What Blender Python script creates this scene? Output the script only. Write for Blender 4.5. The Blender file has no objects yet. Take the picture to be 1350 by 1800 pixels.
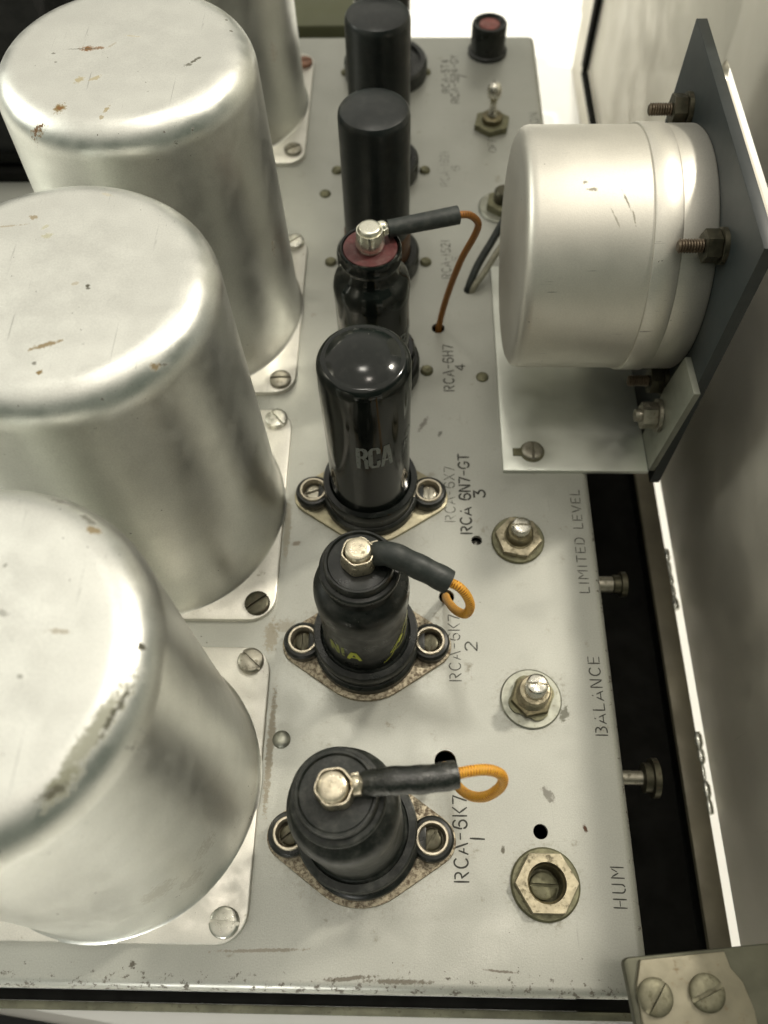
import bpy, bmesh, math, random
from mathutils import Matrix, Vector, Euler
random.seed(7)
S = 0.001                       # every shape below is written in millimetres
PI = math.pi
R = math.radians
scene = bpy.context.scene
C = scene.collection

# ------------------------------------------------------------------ camera
CAM = (-62.899, 0.997, 240.912)
cam_data = bpy.data.cameras.new('camera')
cam_data.sensor_fit = 'HORIZONTAL'
cam_data.sensor_width = 24.0
cam_data.lens = 24.0 * 1466.74 / 1350.0
cam_data.clip_start = 0.01
cam_data.clip_end = 50
cam_data.dof.use_dof = True
cam_data.dof.focus_distance = 0.222
cam_data.dof.aperture_fstop = 12.5
cam = bpy.data.objects.new('camera', cam_data)
C.objects.link(cam)
cam.matrix_world = (Matrix.Translation(Vector(CAM) * S) @ Matrix.Rotation(R(2.607), 4, 'Z')
                    @ Matrix.Rotation(R(29.849), 4, 'X') @ Matrix.Rotation(R(-1.842), 4, 'Z'))
scene.camera = cam

# ------------------------------------------------------------------ light
world = bpy.data.worlds.new('World')
scene.world = world
world.use_nodes = True
wn = world.node_tree
wn.nodes.clear()
wo = wn.nodes.new('ShaderNodeOutputWorld')
wb = wn.nodes.new('ShaderNodeBackground')
# a dim greenish room with one pale bright wall and ceiling beyond the chassis
wtc = wn.nodes.new('ShaderNodeTexCoord')
wdot = wn.nodes.new('ShaderNodeVectorMath'); wdot.operation = 'DOT_PRODUCT'
wdot.inputs[1].default_value = Vector((-0.20, 0.32, 0.92)).normalized()
wn.links.new(wtc.outputs['Generated'], wdot.inputs[0])
wmr = wn.nodes.new('ShaderNodeMapRange'); wmr.interpolation_type = 'SMOOTHSTEP'
wmr.inputs[1].default_value = 0.32; wmr.inputs[2].default_value = 0.78
wn.links.new(wdot.outputs['Value'], wmr.inputs[0])
wmx = wn.nodes.new('ShaderNodeMix'); wmx.data_type = 'RGBA'
wn.links.new(wmr.outputs[0], wmx.inputs[0])
wmx.inputs[6].default_value = (0.062, 0.084, 0.064, 1)
wmx.inputs[7].default_value = (0.78, 0.74, 0.64, 1)
wn.links.new(wmx.outputs[2], wb.inputs['Color'])
wb.inputs['Strength'].default_value = 1.0
wn.links.new(wb.outputs[0], wo.inputs[0])

def area(name, loc, target, sx, sy, power, color, spread=180):
    l = bpy.data.lights.new(name, 'AREA')
    l.shape = 'RECTANGLE'; l.size = sx * S; l.size_y = sy * S
    l.energy = power; l.color = color; l.spread = R(spread)
    o = bpy.data.objects.new(name, l); C.objects.link(o)
    o.location = Vector(loc) * S
    d = (Vector(target) - Vector(loc))
    o.rotation_euler = d.to_track_quat('-Z', 'Y').to_euler()
    return o
WARM = (1.0, 0.93, 0.80)
def spot(name, loc, target, cone, power, color, radius=60):
    l = bpy.data.lights.new(name, 'SPOT')
    l.spot_size = R(cone); l.spot_blend = 0.15; l.shadow_soft_size = radius * S
    l.energy = power; l.color = color
    o = bpy.data.objects.new(name, l); C.objects.link(o)
    o.location = Vector(loc) * S
    o.rotation_euler = (Vector(target) - Vector(loc)).to_track_quat('-Z', 'Y').to_euler()
area('key_light', (450, 440, 770), (-73, 60, 0), 60, 60, 4.8, (1.0, 0.93, 0.80))
area('window_light', (-1100, 450, 560), (0, 300, 0), 500, 400, 5.0, (0.99, 1.0, 0.90))
area('ceiling_lamp', (-120, 430, 1200), (-90, 120, 0), 120, 120, 1.3, (1.0, 0.95, 0.84))
area('ceiling_lamp_front', (62, 20, 1200), (-50, 20, 0), 120, 120, 0.8, (1.0, 0.91, 0.80))
spot('table_fill', (60, 860, 560), (60, 840, -95), 66, 14.0, (1.0, 0.98, 0.92), 30)  # added fill that whitens the table behind, kept off the chassis
spot('table_fill_front', (-160, -420, 150), (-160, -70, -95), 40, 4.0, (1.0, 0.98, 0.92), 20)  # added fill that whitens the table along the front
spot('table_fill_side', (360, 190, 110), (130, 150, -95), 76, 2.6, (1.0, 0.98, 0.92), 30)  # added fill that whitens the table seen through the slit

scene.view_settings.view_transform = 'Standard'
scene.view_settings.look = 'None'
scene.view_settings.exposure = 0.12
scene.view_settings.gamma = 1.0

# ------------------------------------------------------------------ mesh helpers
class MB:
    def __init__(self):
        self.v = []; self.f = []; self.uv = []   # uv per face (list of tuples) or None
    def add(self, vs, fs, M=None, uvs=None):
        b = len(self.v)
        for p in vs:
            q = Vector(p)
            if M is not None: q = M @ q
            self.v.append(q)
        for i, f in enumerate(fs):
            self.f.append([b + k for k in f])
            self.uv.append(uvs[i] if uvs else None)
        return self
    def lathe(self, prof, n=64, M=None, closed=False, jitter=None):
        vs = []; fs = []
        for j, (r, z) in enumerate(prof):
            for i in range(n):
                a = 2 * PI * i / n
                rr = r * (1 + (jitter(a, z) if jitter else 0))
                vs.append((rr * math.cos(a), rr * math.sin(a), z))
        m = len(prof)
        for j in range(m - 1 if not closed else m):
            for i in range(n):
                a0 = j * n + i; a1 = j * n + (i + 1) % n
                k = (j + 1) % m
                fs.append((a0, a1, k * n + (i + 1) % n, k * n + i))
        if not closed:
            if prof[0][0] > 1e-6: fs.append(tuple(range(n - 1, -1, -1)))
            if prof[-1][0] > 1e-6: fs.append(tuple((m - 1) * n + i for i in range(n)))
        return self.add(vs, fs, M)
    def prism(self, poly, z0, z1, M=None, bev=0.0, bseg=2):
        n = len(poly)
        cx = sum(p[0] for p in poly) / n; cy = sum(p[1] for p in poly) / n
        rings = [(0, z0)]
        if bev > 0:
            for k in range(bseg + 1):
                a = k / bseg * PI / 2
                rings.append((bev * (1 - math.cos(a)), z1 - bev + bev * math.sin(a)))
        else:
            rings.append((0, z1))
        offs = []
        for i in range(n):
            p0 = Vector(poly[i - 1]); p1 = Vector(poly[i]); p2 = Vector(poly[(i + 1) % n])
            e1 = (p1 - p0).normalized(); e2 = (p2 - p1).normalized()
            n1 = Vector((-e1.y, e1.x)); n2 = Vector((-e2.y, e2.x))
            b = (n1 + n2)
            b = b / max(0.3, b.length_squared / 2)
            offs.append(b)
        vs = []
        for d, z in rings:
            for i in range(n):
                vs.append((poly[i][0] + offs[i].x * d, poly[i][1] + offs[i].y * d, z))
        fs = []
        for j in range(len(rings) - 1):
            for i in range(n):
                k = (i + 1) % n
                fs.append((j * n + i, j * n + k, (j + 1) * n + k, (j + 1) * n + i))
        fs.append(tuple(range(n - 1, -1, -1)))
        fs.append(tuple((len(rings) - 1) * n + i for i in range(n)))
        return self.add(vs, fs, M)
    def box(self, x0, x1, y0, y1, z0, z1, M=None, bev=0.0):
        return self.prism([(x0, y0), (x1, y0), (x1, y1), (x0, y1)], z0, z1, M, bev)
    def tube(self, pts, r, n=14, cap=True, res=10, twist=0.0):
        P = smooth_path([Vector(p) for p in pts], res) if len(pts) > 2 else [Vector(p) for p in pts]
        rad = r if callable(r) else (lambda t: r)
        L = [0]
        for a, b in zip(P, P[1:]): L.append(L[-1] + (b - a).length)
        vs = []; fs = []; uvs = []
        t = (P[1] - P[0]).normalized()
        u = t.orthogonal().normalized()
        for j, p in enumerate(P):
            tt = (P[min(j + 1, len(P) - 1)] - P[max(j - 1, 0)]).normalized()
            u = (u - tt * u.dot(tt)).normalized()
            w = tt.cross(u)
            q = rad(L[j] / L[-1])
            for i in range(n):
                a = 2 * PI * i / n
                vs.append(p + (u * math.cos(a) + w * math.sin(a)) * q)
        for j in range(len(P) - 1):
            for i in range(n):
                k = (i + 1) % n
                fs.append((j * n + i, j * n + k, (j + 1) * n + k, (j + 1) * n + i))
                uvs.append([(L[j], i / n), (L[j], (i + 1) / n), (L[j + 1], (i + 1) / n), (L[j + 1], i / n)])
        if cap:
            fs.append(tuple(range(n - 1, -1, -1))); uvs.append([(0, 0)] * n)
            fs.append(tuple((len(P) - 1) * n + i for i in range(n))); uvs.append([(0, 0)] * n)
        return self.add(vs, fs, None, uvs)
    def build(self, name, mat, parent=None, ang=35):
        me = bpy.data.meshes.new(name)
        me.from_pydata([tuple(v * S) for v in self.v], [], self.f)
        if any(self.uv):
            ul = me.uv_layers.new(name='UVMap')
            for poly, uv in zip(me.polygons, self.uv):
                if uv:
                    for li, c in zip(poly.loop_indices, uv): ul.data[li].uv = c
        bm = bmesh.new(); bm.from_mesh(me)
        bmesh.ops.recalc_face_normals(bm, faces=bm.faces)
        bm.to_mesh(me); bm.free()
        me.shade_smooth()
        me.set_sharp_from_angle(angle=R(ang))
        me.materials.append(mat)
        o = bpy.data.objects.new(name, me); C.objects.link(o)
        if parent is not None: o.parent = parent
        return o

def smooth_path(P, res):
    out = []
    n = len(P)
    for i in range(n - 1):
        p0 = P[max(i - 1, 0)]; p1 = P[i]; p2 = P[i + 1]; p3 = P[min(i + 2, n - 1)]
        for k in range(res):
            t = k / res
            out.append(0.5 * ((2 * p1) + (-p0 + p2) * t + (2 * p0 - 5 * p1 + 4 * p2 - p3) * t * t + (-p0 + 3 * p1 - 3 * p2 + p3) * t ** 3))
    out.append(P[-1])
    return out

def T(x=0, y=0, z=0): return Matrix.Translation((x, y, z))
def RX(a): return Matrix.Rotation(R(a), 4, 'X')
def RY(a): return Matrix.Rotation(R(a), 4, 'Y')
def RZ(a): return Matrix.Rotation(R(a), 4, 'Z')
AX = RY(90)       # local z axis -> world +x

def rrect(x0, x1, y0, y1, r, seg=6):
    out = []
    for cx, cy, a0 in ((x1 - r, y0 + r, -90), (x1 - r, y1 - r, 0), (x0 + r, y1 - r, 90), (x0 + r, y0 + r, 180)):
        for k in range(seg + 1):
            a = R(a0 + 90 * k / seg)
            out.append((cx + r * math.cos(a), cy + r * math.sin(a)))
    return out
def ngon(r, n=6, rot=0):
    return [(r * math.cos(R(rot) + 2 * PI * i / n), r * math.sin(R(rot) + 2 * PI * i / n)) for i in range(n)]

def thing(name, label, cat, loc=(0, 0, 0), rot=(0, 0, 0), group=None):
    o = bpy.data.objects.new(name, None); C.objects.link(o)
    o.empty_display_size = 0.005
    o.location = Vector(loc) * S
    o.rotation_euler = [R(a) for a in rot]
    o['label'] = label; o['category'] = cat
    if group: o['group'] = group
    return o
def copy_tree(o, parent=None):
    c = o.copy(); C.objects.link(c)
    if parent is not None: c.parent = parent
    for ch in list(o.children): copy_tree(ch, c)
    return c

# ------------------------------------------------------------------ materials
def mixrgb(nt, fac, a, b, mode='MIX'):
    m = nt.nodes.new('ShaderNodeMix'); m.data_type = 'RGBA'; m.blend_type = mode
    for sock, val in ((m.inputs[0], fac), (m.inputs[6], a), (m.inputs[7], b)):
        if isinstance(val, (int, float)): sock.default_value = val
        elif isinstance(val, tuple): sock.default_value = val if len(val) == 4 else (*val, 1)
        else: nt.links.new(val, sock)
    return m.outputs[2]
def math_(nt, op, a, b=None, clamp=False):
    m = nt.nodes.new('ShaderNodeMath'); m.operation = op; m.use_clamp = clamp
    for s, v in zip(m.inputs, (a, b)):
        if v is None: continue
        if isinstance(v, (int, float)): s.default_value = v
        else: nt.links.new(v, s)
    return m.outputs[0]
def ramp(nt, v, lo, hi, a=0.0, b=1.0):
    m = nt.nodes.new('ShaderNodeMapRange'); m.clamp = True; m.interpolation_type = 'SMOOTHSTEP'
    nt.links.new(v, m.inputs[0])
    for i, x in enumerate((lo, hi, a, b)): m.inputs[1 + i].default_value = x
    return m.outputs[0]
def coords(nt, scale=(1, 1, 1), rot=(0, 0, 0), rand=True):
    tc = nt.nodes.new('ShaderNodeTexCoord')
    mp = nt.nodes.new('ShaderNodeMapping')
    mp.inputs['Scale'].default_value = [1000 * s for s in scale]
    mp.inputs['Rotation'].default_value = [R(a) for a in rot]
    nt.links.new(tc.outputs['Object'], mp.inputs['Vector'])
    if not rand: return mp.outputs[0]
    oi = nt.nodes.new('ShaderNodeObjectInfo')
    k = math_(nt, 'MULTIPLY', oi.outputs['Random'], 137.0)
    vm = nt.nodes.new('ShaderNodeVectorMath'); vm.operation = 'ADD'
    nt.links.new(mp.outputs[0], vm.inputs[0]); nt.links.new(k, vm.inputs[1])
    return vm.outputs[0]
def noise(nt, vec, scale, detail=4, rough=0.55, dist=0.0):
    n = nt.nodes.new('ShaderNodeTexNoise')
    nt.links.new(vec, n.inputs['Vector'])
    n.inputs['Scale'].default_value = scale; n.inputs['Detail'].default_value = detail
    n.inputs['Roughness'].default_value = rough; n.inputs['Distortion'].default_value = dist
    return n.outputs['Fac']

def material(name, base, rough=0.5, metal=0.0, var=0.08, var_scale=0.08, speck=0.0, speck_col=(0.06, 0.05, 0.035), speck_scale=0.5,
             scratch=0.0, scratch_dir=(1, 0.03, 1), scratch_rot=20, rough_var=0.1, bump=0.0, bump_scale=2.0, dust=0.0,
             dust_col=(0.45, 0.44, 0.4), spots=None, coat=0.0, grime=None, spec=0.5, rand=True, extra=None, edge=None, grain=0.0):
    m = bpy.data.materials.new(name); m.use_nodes = True
    nt = m.node_tree; b = nt.nodes['Principled BSDF']
    b.inputs['Metallic'].default_value = metal
    b.inputs['Specular IOR Level'].default_value = spec
    vec = coords(nt, rand=rand)
    nv = noise(nt, vec, var_scale, 5)
    col = mixrgb(nt, ramp(nt, nv, 0.3, 0.7), tuple(c * (1 - var) for c in base), tuple(min(1, c * (1 + var)) for c in base))
    rgh = ramp(nt, noise(nt, vec, var_scale * 2.3, 4), 0.3, 0.7, max(0.03, rough - rough_var), min(1, rough + rough_var))
    met = None
    dull = []
    if grain > 0:
        gn = noise(nt, vec, 2.6, 3, 0.7)
        col = mixrgb(nt, 1.0, col, mixrgb(nt, ramp(nt, gn, 0.3, 0.7), (1 - grain,) * 3, (1 + grain,) * 3), 'MULTIPLY')
    if scratch > 0:
        v2 = coords(nt, scratch_dir, (0, 0, scratch_rot), rand)
        s1 = ramp(nt, noise(nt, v2, 1.6, 3, 0.6, 0.6), 0.66, 0.74)
        brk = ramp(nt, noise(nt, vec, 0.05, 2), 0.45, 0.6)
        sc = math_(nt, 'MULTIPLY', math_(nt, 'MULTIPLY', s1, brk), scratch)
        col = mixrgb(nt, sc, col, tuple(c * 0.45 for c in base))
    if dust > 0:
        dn = ramp(nt, noise(nt, vec, 0.35, 6, 0.7), 0.42, 0.75)
        dm = math_(nt, 'MULTIPLY', dn, dust)
        col = mixrgb(nt, dm, col, dust_col)
        rgh = math_(nt, 'ADD', rgh, math_(nt, 'MULTIPLY', dm, 0.5), True)
    if speck > 0:
        sp = noise(nt, vec, speck_scale, 3, 0.6)
        cl = noise(nt, vec, 0.035, 2)
        sm = math_(nt, 'MULTIPLY', ramp(nt, math_(nt, 'ADD', sp, math_(nt, 'MULTIPLY', cl, 0.25)), 0.90 - 0.05 * speck, 0.93 - 0.05 * speck), 0.85)
        col = mixrgb(nt, sm, col, speck_col)
        dull.append(sm)
    if grime:                                    # (amount, colour, scale)
        g = ramp(nt, noise(nt, vec, grime[2], 7, 0.72), 0.62 - 0.2 * grime[0], 0.72 - 0.1 * grime[0])
        g = math_(nt, 'MULTIPLY', g, 0.8)
        col = mixrgb(nt, g, col, grime[1]); dull.append(g)
    if spots:                                    # stains that sit at known places: (x, y, z, rx, ry, turn, colour, strength)
        base_v = coords(nt, rand=False)
        wn_ = nt.nodes.new('ShaderNodeTexNoise'); nt.links.new(base_v, wn_.inputs['Vector'])
        wn_.inputs['Scale'].default_value = 0.9; wn_.inputs['Detail'].default_value = 7; wn_.inputs['Roughness'].default_value = 0.75
        for (x, y, z, rx, ry, turn, sc_, st) in spots:
            mp = nt.nodes.new('ShaderNodeMapping'); mp.vector_type = 'TEXTURE'
            mp.inputs['Location'].default_value = (x, y, z)
            mp.inputs['Rotation'].default_value = (0, 0, R(turn))
            mp.inputs['Scale'].default_value = (rx, ry, 6.0)
            nt.links.new(base_v, mp.inputs['Vector'])
            ln = nt.nodes.new('ShaderNodeVectorMath'); ln.operation = 'LENGTH'
            nt.links.new(mp.outputs[0], ln.inputs[0])
            d = math_(nt, 'ADD', ln.outputs['Value'], math_(nt, 'MULTIPLY', math_(nt, 'SUBTRACT', wn_.outputs['Fac'], 0.5), 3.2))
            k = math_(nt, 'MULTIPLY', ramp(nt, d, 1.0, 0.55), st)
            far = ramp(nt, ln.outputs['Value'], 1.7, 1.2)
            k = math_(nt, 'MULTIPLY', k, far)
            col = mixrgb(nt, k, col, sc_); dull.append(k)
    if edge:                                     # chips along the sheet's edges: (axis, position, reach)
        base_v = coords(nt, rand=False)
        sx = nt.nodes.new('ShaderNodeSeparateXYZ'); nt.links.new(base_v, sx.inputs[0])
        en = noise(nt, base_v, 0.42, 8, 0.74)
        for ax, pos, reach, amt in edge:
            dd = math_(nt, 'ABSOLUTE', math_(nt, 'SUBTRACT', sx.outputs[ax], pos))
            prox = ramp(nt, dd, reach, 0.0, 0.0, amt)
            k = ramp(nt, math_(nt, 'ADD', en, prox), 0.70, 0.76)
            k = math_(nt, 'MULTIPLY', k, 0.85)
            col = mixrgb(nt, k, col, (0.085, 0.07, 0.05)); dull.append(k)
    if extra: col = extra(nt, col, vec)
    for k in dull:
        rgh = math_(nt, 'ADD', rgh, math_(nt, 'MULTIPLY', k, 0.4), True)
        if metal > 0:
            met = math_(nt, 'MULTIPLY', met if met is not None else metal, math_(nt, 'SUBTRACT', 1.0, math_(nt, 'MULTIPLY', k, 0.9)))
    nt.links.new(col, b.inputs['Base Color'])
    nt.links.new(rgh, b.inputs['Roughness'])
    if met is not None: nt.links.new(met, b.inputs['Metallic'])
    if coat: b.inputs['Coat Weight'].default_value = coat; b.inputs['Coat Roughness'].default_value = 0.12
    if bump > 0:
        bp = nt.nodes.new('ShaderNodeBump'); bp.inputs['Strength'].default_value = bump
        bp.inputs['Distance'].default_value = 0.0001
        nt.links.new(noise(nt, vec, bump_scale, 4, 0.6), bp.inputs['Height'])
        nt.links.new(bp.outputs[0], b.inputs['Normal'])
    return m

ALU = (0.74, 0.745, 0.70)
RUST = (0.20, 0.10, 0.035); OCHRE = (0.23, 0.165, 0.07); DARK = (0.085, 0.08, 0.055); SMEAR = (0.29, 0.29, 0.21)
def can_material(name, spots, speck=0.6):
    return material(name, ALU, rough=0.38, metal=0.94, var=0.04, var_scale=0.07, speck=speck, speck_scale=0.55, scratch=0.8, grain=0.07,
                    scratch_rot=70, rough_var=0.05, bump=0.30, bump_scale=2.6, spots=spots, rand=False)
M = {}
M['chassis'] = material('satin_grey_paint', (0.385, 0.39, 0.352), rough=0.36, metal=0.38, var=0.05, var_scale=0.03, grain=0.08, speck=0.75, speck_scale=0.5,
                        scratch=0.3, rough_var=0.08, bump=0.35, bump_scale=2.2, rand=False, grime=(0.08, (0.27, 0.255, 0.20), 0.10),
                        edge=[(1, 0.0, 11, 0.165), (0, 0.0, 4.5, 0.15)],
                        spots=[(-98, 9.3, 0, 14, .5, 2, (0.2, 0.15, 0.09), .5), (-103, 95, 0, 2.5, 6, 0, (0.30, 0.26, 0.18), .6), (-99, 98, 0, 5, 2.5, 0, (0.30, 0.26, 0.18), .4),
                               (-12.6, 40.2, 0, .65, 1.3, 10, (0.10, 0.05, 0.03), 1), (-35.3, 34.4, 0, .65, 1.0, 0, (0.16, 0.15, 0.12), 1),
                               (-22, 49, 0, 1.5, 2.6, 30, (0.22, 0.21, 0.18), .8), (-56, 175, 0, 4, 1.0, 60, (0.16, 0.15, 0.13), .8), (-50, 171, 0, 1.5, .8, 60, (0.1, 0.1, 0.08), .8),
                               (-37, 5.6, 0, 5, .35, -4, (0.12, 0.09, 0.06), .7), (-63, 2.9, 0, 10, .7, 0, (0.12, 0.10, 0.07), .8), (-76, 3.4, 0, 8, .6, 5, (0.12, 0.10, 0.07), .8), (-131, 5.6, 0, 1.1, 1.0, 0, (.1, .09, .07), 1),
                               (-97.5, 127, 0, 1.8, 1.1, 20, (0.30, 0.25, 0.19), .7), (-101, 132, 0, 1.4, 14, 0, (0.33, 0.29, 0.2), .5), (-100.5, 60, 0, 1.2, 22, 0, (0.27, 0.22, 0.14), .6),
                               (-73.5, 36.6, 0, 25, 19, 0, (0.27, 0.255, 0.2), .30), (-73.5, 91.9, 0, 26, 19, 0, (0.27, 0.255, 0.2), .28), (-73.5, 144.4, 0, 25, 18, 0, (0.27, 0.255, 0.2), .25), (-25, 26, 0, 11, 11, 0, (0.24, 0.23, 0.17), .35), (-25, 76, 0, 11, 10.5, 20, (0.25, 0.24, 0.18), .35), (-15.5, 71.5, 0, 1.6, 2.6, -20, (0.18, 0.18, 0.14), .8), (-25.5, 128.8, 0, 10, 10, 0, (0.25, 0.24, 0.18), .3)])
M['plate_alu'] = material('mounting_plate_aluminium', (0.70, 0.685, 0.62), rough=0.44, metal=0.75, var=0.05, speck=0.8, grain=0.06, grime=(0.05, (0.33, 0.29, 0.2), 0.25), scratch=0.4, bump=0.2, rand=True)
M['bracket'] = material('bracket_aluminium', (0.66, 0.68, 0.62), rough=0.42, metal=0.75, var=0.08, var_scale=0.04, speck=0.3, scratch=0.3, bump=0.2)
M['panel'] = material('panel_aluminium', (0.68, 0.65, 0.57), rough=0.52, metal=0.62, var=0.04, var_scale=0.02, speck=0.2, scratch=0.25, scratch_dir=(1, 1, 0.05), bump=0.1, rand=False)
M['screw'] = material('dull_nickel_screw', (0.36, 0.34, 0.28), rough=0.40, metal=0.85, var=0.15, var_scale=0.3, grime=(0.5, (0.10, 0.085, 0.05), 0.5), bump=0.3)
M['screw_bright'] = material('clean_nickel_screw', (0.62, 0.61, 0.54), rough=0.34, metal=0.9, var=0.1, var_scale=0.3, grime=(0.15, (0.2, 0.18, 0.12), 0.5), bump=0.3)
M['screw_dark'] = material('dark_steel_screw', (0.085, 0.08, 0.055), rough=0.42, metal=0.8, var=0.2, var_scale=0.4, grime=(0.4, (0.08, 0.05, 0.03), 0.6))
M['screw_rust'] = material('rusty_screw', (0.28, 0.15, 0.10), rough=0.6, metal=0.4, var=0.2, var_scale=0.4)
M['eyelet'] = material('pale_brass_eyelet', (0.52, 0.47, 0.37), rough=0.38, metal=0.85, var=0.12, var_scale=0.5)
M['nut'] = material('tarnished_brass_nut', (0.42, 0.375, 0.265), rough=0.46, metal=0.7, var=0.22, var_scale=0.35, grime=(0.6, (0.12, 0.10, 0.055), 0.5), bump=0.4, bump_scale=1.2)
M['washer_olive'] = material('olive_tarnished_washer', (0.17, 0.165, 0.10), rough=0.5, metal=0.55, var=0.2, var_scale=0.4, grime=(0.3, (0.07, 0.065, 0.035), 0.6), bump=0.4)
M['washer_pale'] = material('pale_zinc_washer', (0.31, 0.315, 0.265), rough=0.42, metal=0.8, var=0.15, var_scale=0.3, grime=(0.3, (0.2, 0.17, 0.1), 0.4))
M['bush'] = material('dirty_brass_bushing', (0.17, 0.15, 0.09), rough=0.4, metal=0.8, var=0.3, var_scale=0.5)
M['shaft'] = material('nickel_shaft', (0.66, 0.64, 0.57), rough=0.25, metal=0.95, var=0.1, var_scale=0.4, bump=0.2)
M['black_satin'] = material('dusty_black_metal', (0.007, 0.009, 0.008), rough=0.34, spec=0.36, var=0.2, dust=0.05, speck=0.45, speck_col=(0.35, 0.35, 0.3), speck_scale=1.3, rough_var=0.1, bump=0.25, bump_scale=1.5)
M['black_dusty'] = material('very_dusty_black_metal', (0.010, 0.013, 0.011), rough=0.42, spec=0.42, var=0.25, dust=0.12, speck=0.7, speck_col=(0.42, 0.42, 0.36), speck_scale=1.2, rough_var=0.1, bump=0.4, bump_scale=1.2)
M['black_gloss'] = material('glossy_black_enamel', (0.005, 0.007, 0.006), rough=0.12, spec=0.42, var=0.2, dust=0.02, speck=0.5, speck_col=(0.4, 0.4, 0.35), speck_scale=1.5, rough_var=0.05, bump=0.08, bump_scale=0.4)
M['black_matte'] = material('matte_black_enamel', (0.006, 0.009, 0.009), rough=0.34, spec=0.5, var=0.2, dust=0.025, rough_var=0.04)
M['bakelite'] = material('black_bakelite', (0.009, 0.011, 0.009), rough=0.33, spec=0.4, var=0.2, dust=0.05, rough_var=0.08, bump=0.2)
M['brown_bakelite'] = material('brown_bakelite', (0.10, 0.045, 0.018), rough=0.4, var=0.2)
M['maroon'] = material('maroon_insulating_disc', (0.085, 0.018, 0.018), rough=0.5, var=0.2, var_scale=0.4, dust=0.1)
M['saddle'] = material('rusty_saddle_plate', (0.42, 0.37, 0.27), rough=0.48, metal=0.6, var=0.15, var_scale=0.3, grime=(1.0, (0.075, 0.042, 0.02), 1.0), bump=0.4)
M['saddle_clean'] = material('tarnished_saddle_plate', (0.36, 0.33, 0.23), rough=0.45, metal=0.7, var=0.15, var_scale=0.2, grime=(0.15, (0.14, 0.09, 0.04), 0.5))
M['cap'] = material('tinned_top_cap', (0.62, 0.56, 0.43), rough=0.34, metal=0.85, var=0.18, var_scale=0.45, grime=(0.3, (0.30, 0.24, 0.14), 0.5), bump=0.5, bump_scale=0.9)
M['cap_bright'] = material('bright_top_cap', (0.78, 0.77, 0.66), rough=0.25, metal=0.9, var=0.1, bump=0.4, bump_scale=0.8)
M['sleeve'] = material('black_varnished_sleeve', (0.012, 0.014, 0.012), rough=0.20, spec=0.8, var=0.2, dust=0.08, speck=0.5, speck_col=(.5, .48, .42), speck_scale=1.2, bump=2.2, bump_scale=0.9)
M['sleeve_dull'] = material('dull_black_sleeve', (0.020, 0.026, 0.024), rough=0.55, var=0.2, dust=0.07, speck=0.8, speck_col=(.42, .42, .36), speck_scale=1.2, bump=0.6, bump_scale=1.0)
M['meter_can'] = material('spun_aluminium', (0.64, 0.62, 0.56), rough=0.46, metal=0.80, var=0.03, var_scale=0.05, speck=0.6, scratch=0.9, scratch_dir=(.05, 1, 1), scratch_rot=0, rough_var=0.02, grain=0.05, bump=0.25, bump_scale=2.4, rand=False,
                          spots=[(-3, -16, 33, .35, 3.2, 25, (.3, .28, .22), .7), (-1, -20, 30, .3, 2.2, 15, (.3, .28, .22), .7), (-6, -20, 30, .3, 2.5, 30, (.3, .28, .22), .6), (-12, -13, 34, 1.6, .5, 0, (.3, .27, .2), .7), (-14, -11, 34, .8, .5, 0, (.3, .27, .2), .6)])
M['phenolic'] = material('black_phenolic_plate', (0.012, 0.017, 0.018), rough=0.42, var=0.15, var_scale=0.05, dust=0.015, rough_var=0.03)
M['bolt_brown'] = material('brown_threaded_steel', (0.10, 0.075, 0.05), rough=0.45, metal=0.7, var=0.2, var_scale=0.4)
M['rail_brown'] = material('dark_bronze_rail', (0.15, 0.135, 0.095), rough=0.5, metal=0.3, var=0.2, var_scale=0.04, speck=0.3)
M['black_void'] = material('black_steel_and_shade', (0.006, 0.006, 0.005), rough=0.8, spec=0.15, var=0.2)  # black parts, and the painted shade in the gap and under the front edge
M['front_rail'] = material('stained_steel_lip', (0.17, 0.17, 0.12), rough=0.45, metal=0.6, var=0.25, var_scale=0.12, grime=(0.3, (0.06, 0.055, 0.03), 0.4))
M['ear'] = material('shaded_dull_steel_ear', (0.10, 0.10, 0.072), rough=0.5, metal=0.7, var=0.1, var_scale=0.08, speck=0.3)  # corner's shade is put into this darkened base colour
M['tab'] = material('grey_bracket_tab', (0.30, 0.31, 0.26), rough=0.45, metal=0.7, var=0.08, speck=0.3)
M['ear_screw'] = material('dull_olive_screw', (0.20, 0.19, 0.13), rough=0.55, metal=0.6, var=0.25, var_scale=0.3, grime=(0.5, (0.10, 0.09, 0.05), 0.4), bump=0.4)
M['boss'] = material('shaded_worn_nickel_boss', (0.27, 0.25, 0.185), rough=0.55, metal=0.7, var=0.12, var_scale=0.1, grime=(0.25, (0.25, 0.19, 0.11), 0.3))  # base colour darkened too, for the shade on the corner
M['table'] = material('white_table_laminate', (0.86, 0.85, 0.80), rough=0.7, var=0.01)
M['case_black'] = material('black_wrinkle_case', (0.006, 0.006, 0.006), rough=0.7, var=0.2)
M['case_olive'] = material('olive_drab_case', (0.085, 0.09, 0.045), rough=0.5, var=0.12, var_scale=0.02)
M['jewel'] = material('dusty_red_jewel', (0.22, 0.05, 0.04), rough=0.35, var=0.3, var_scale=0.2, dust=0.2)
M['zinc'] = material('white_zinc_hinge', (0.55, 0.55, 0.5), rough=0.25, metal=0.9, var=0.1)
M['cable_grey'] = material('grey_cotton_cable', (0.30, 0.29, 0.22), rough=0.6, var=0.2, var_scale=0.5)

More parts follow.
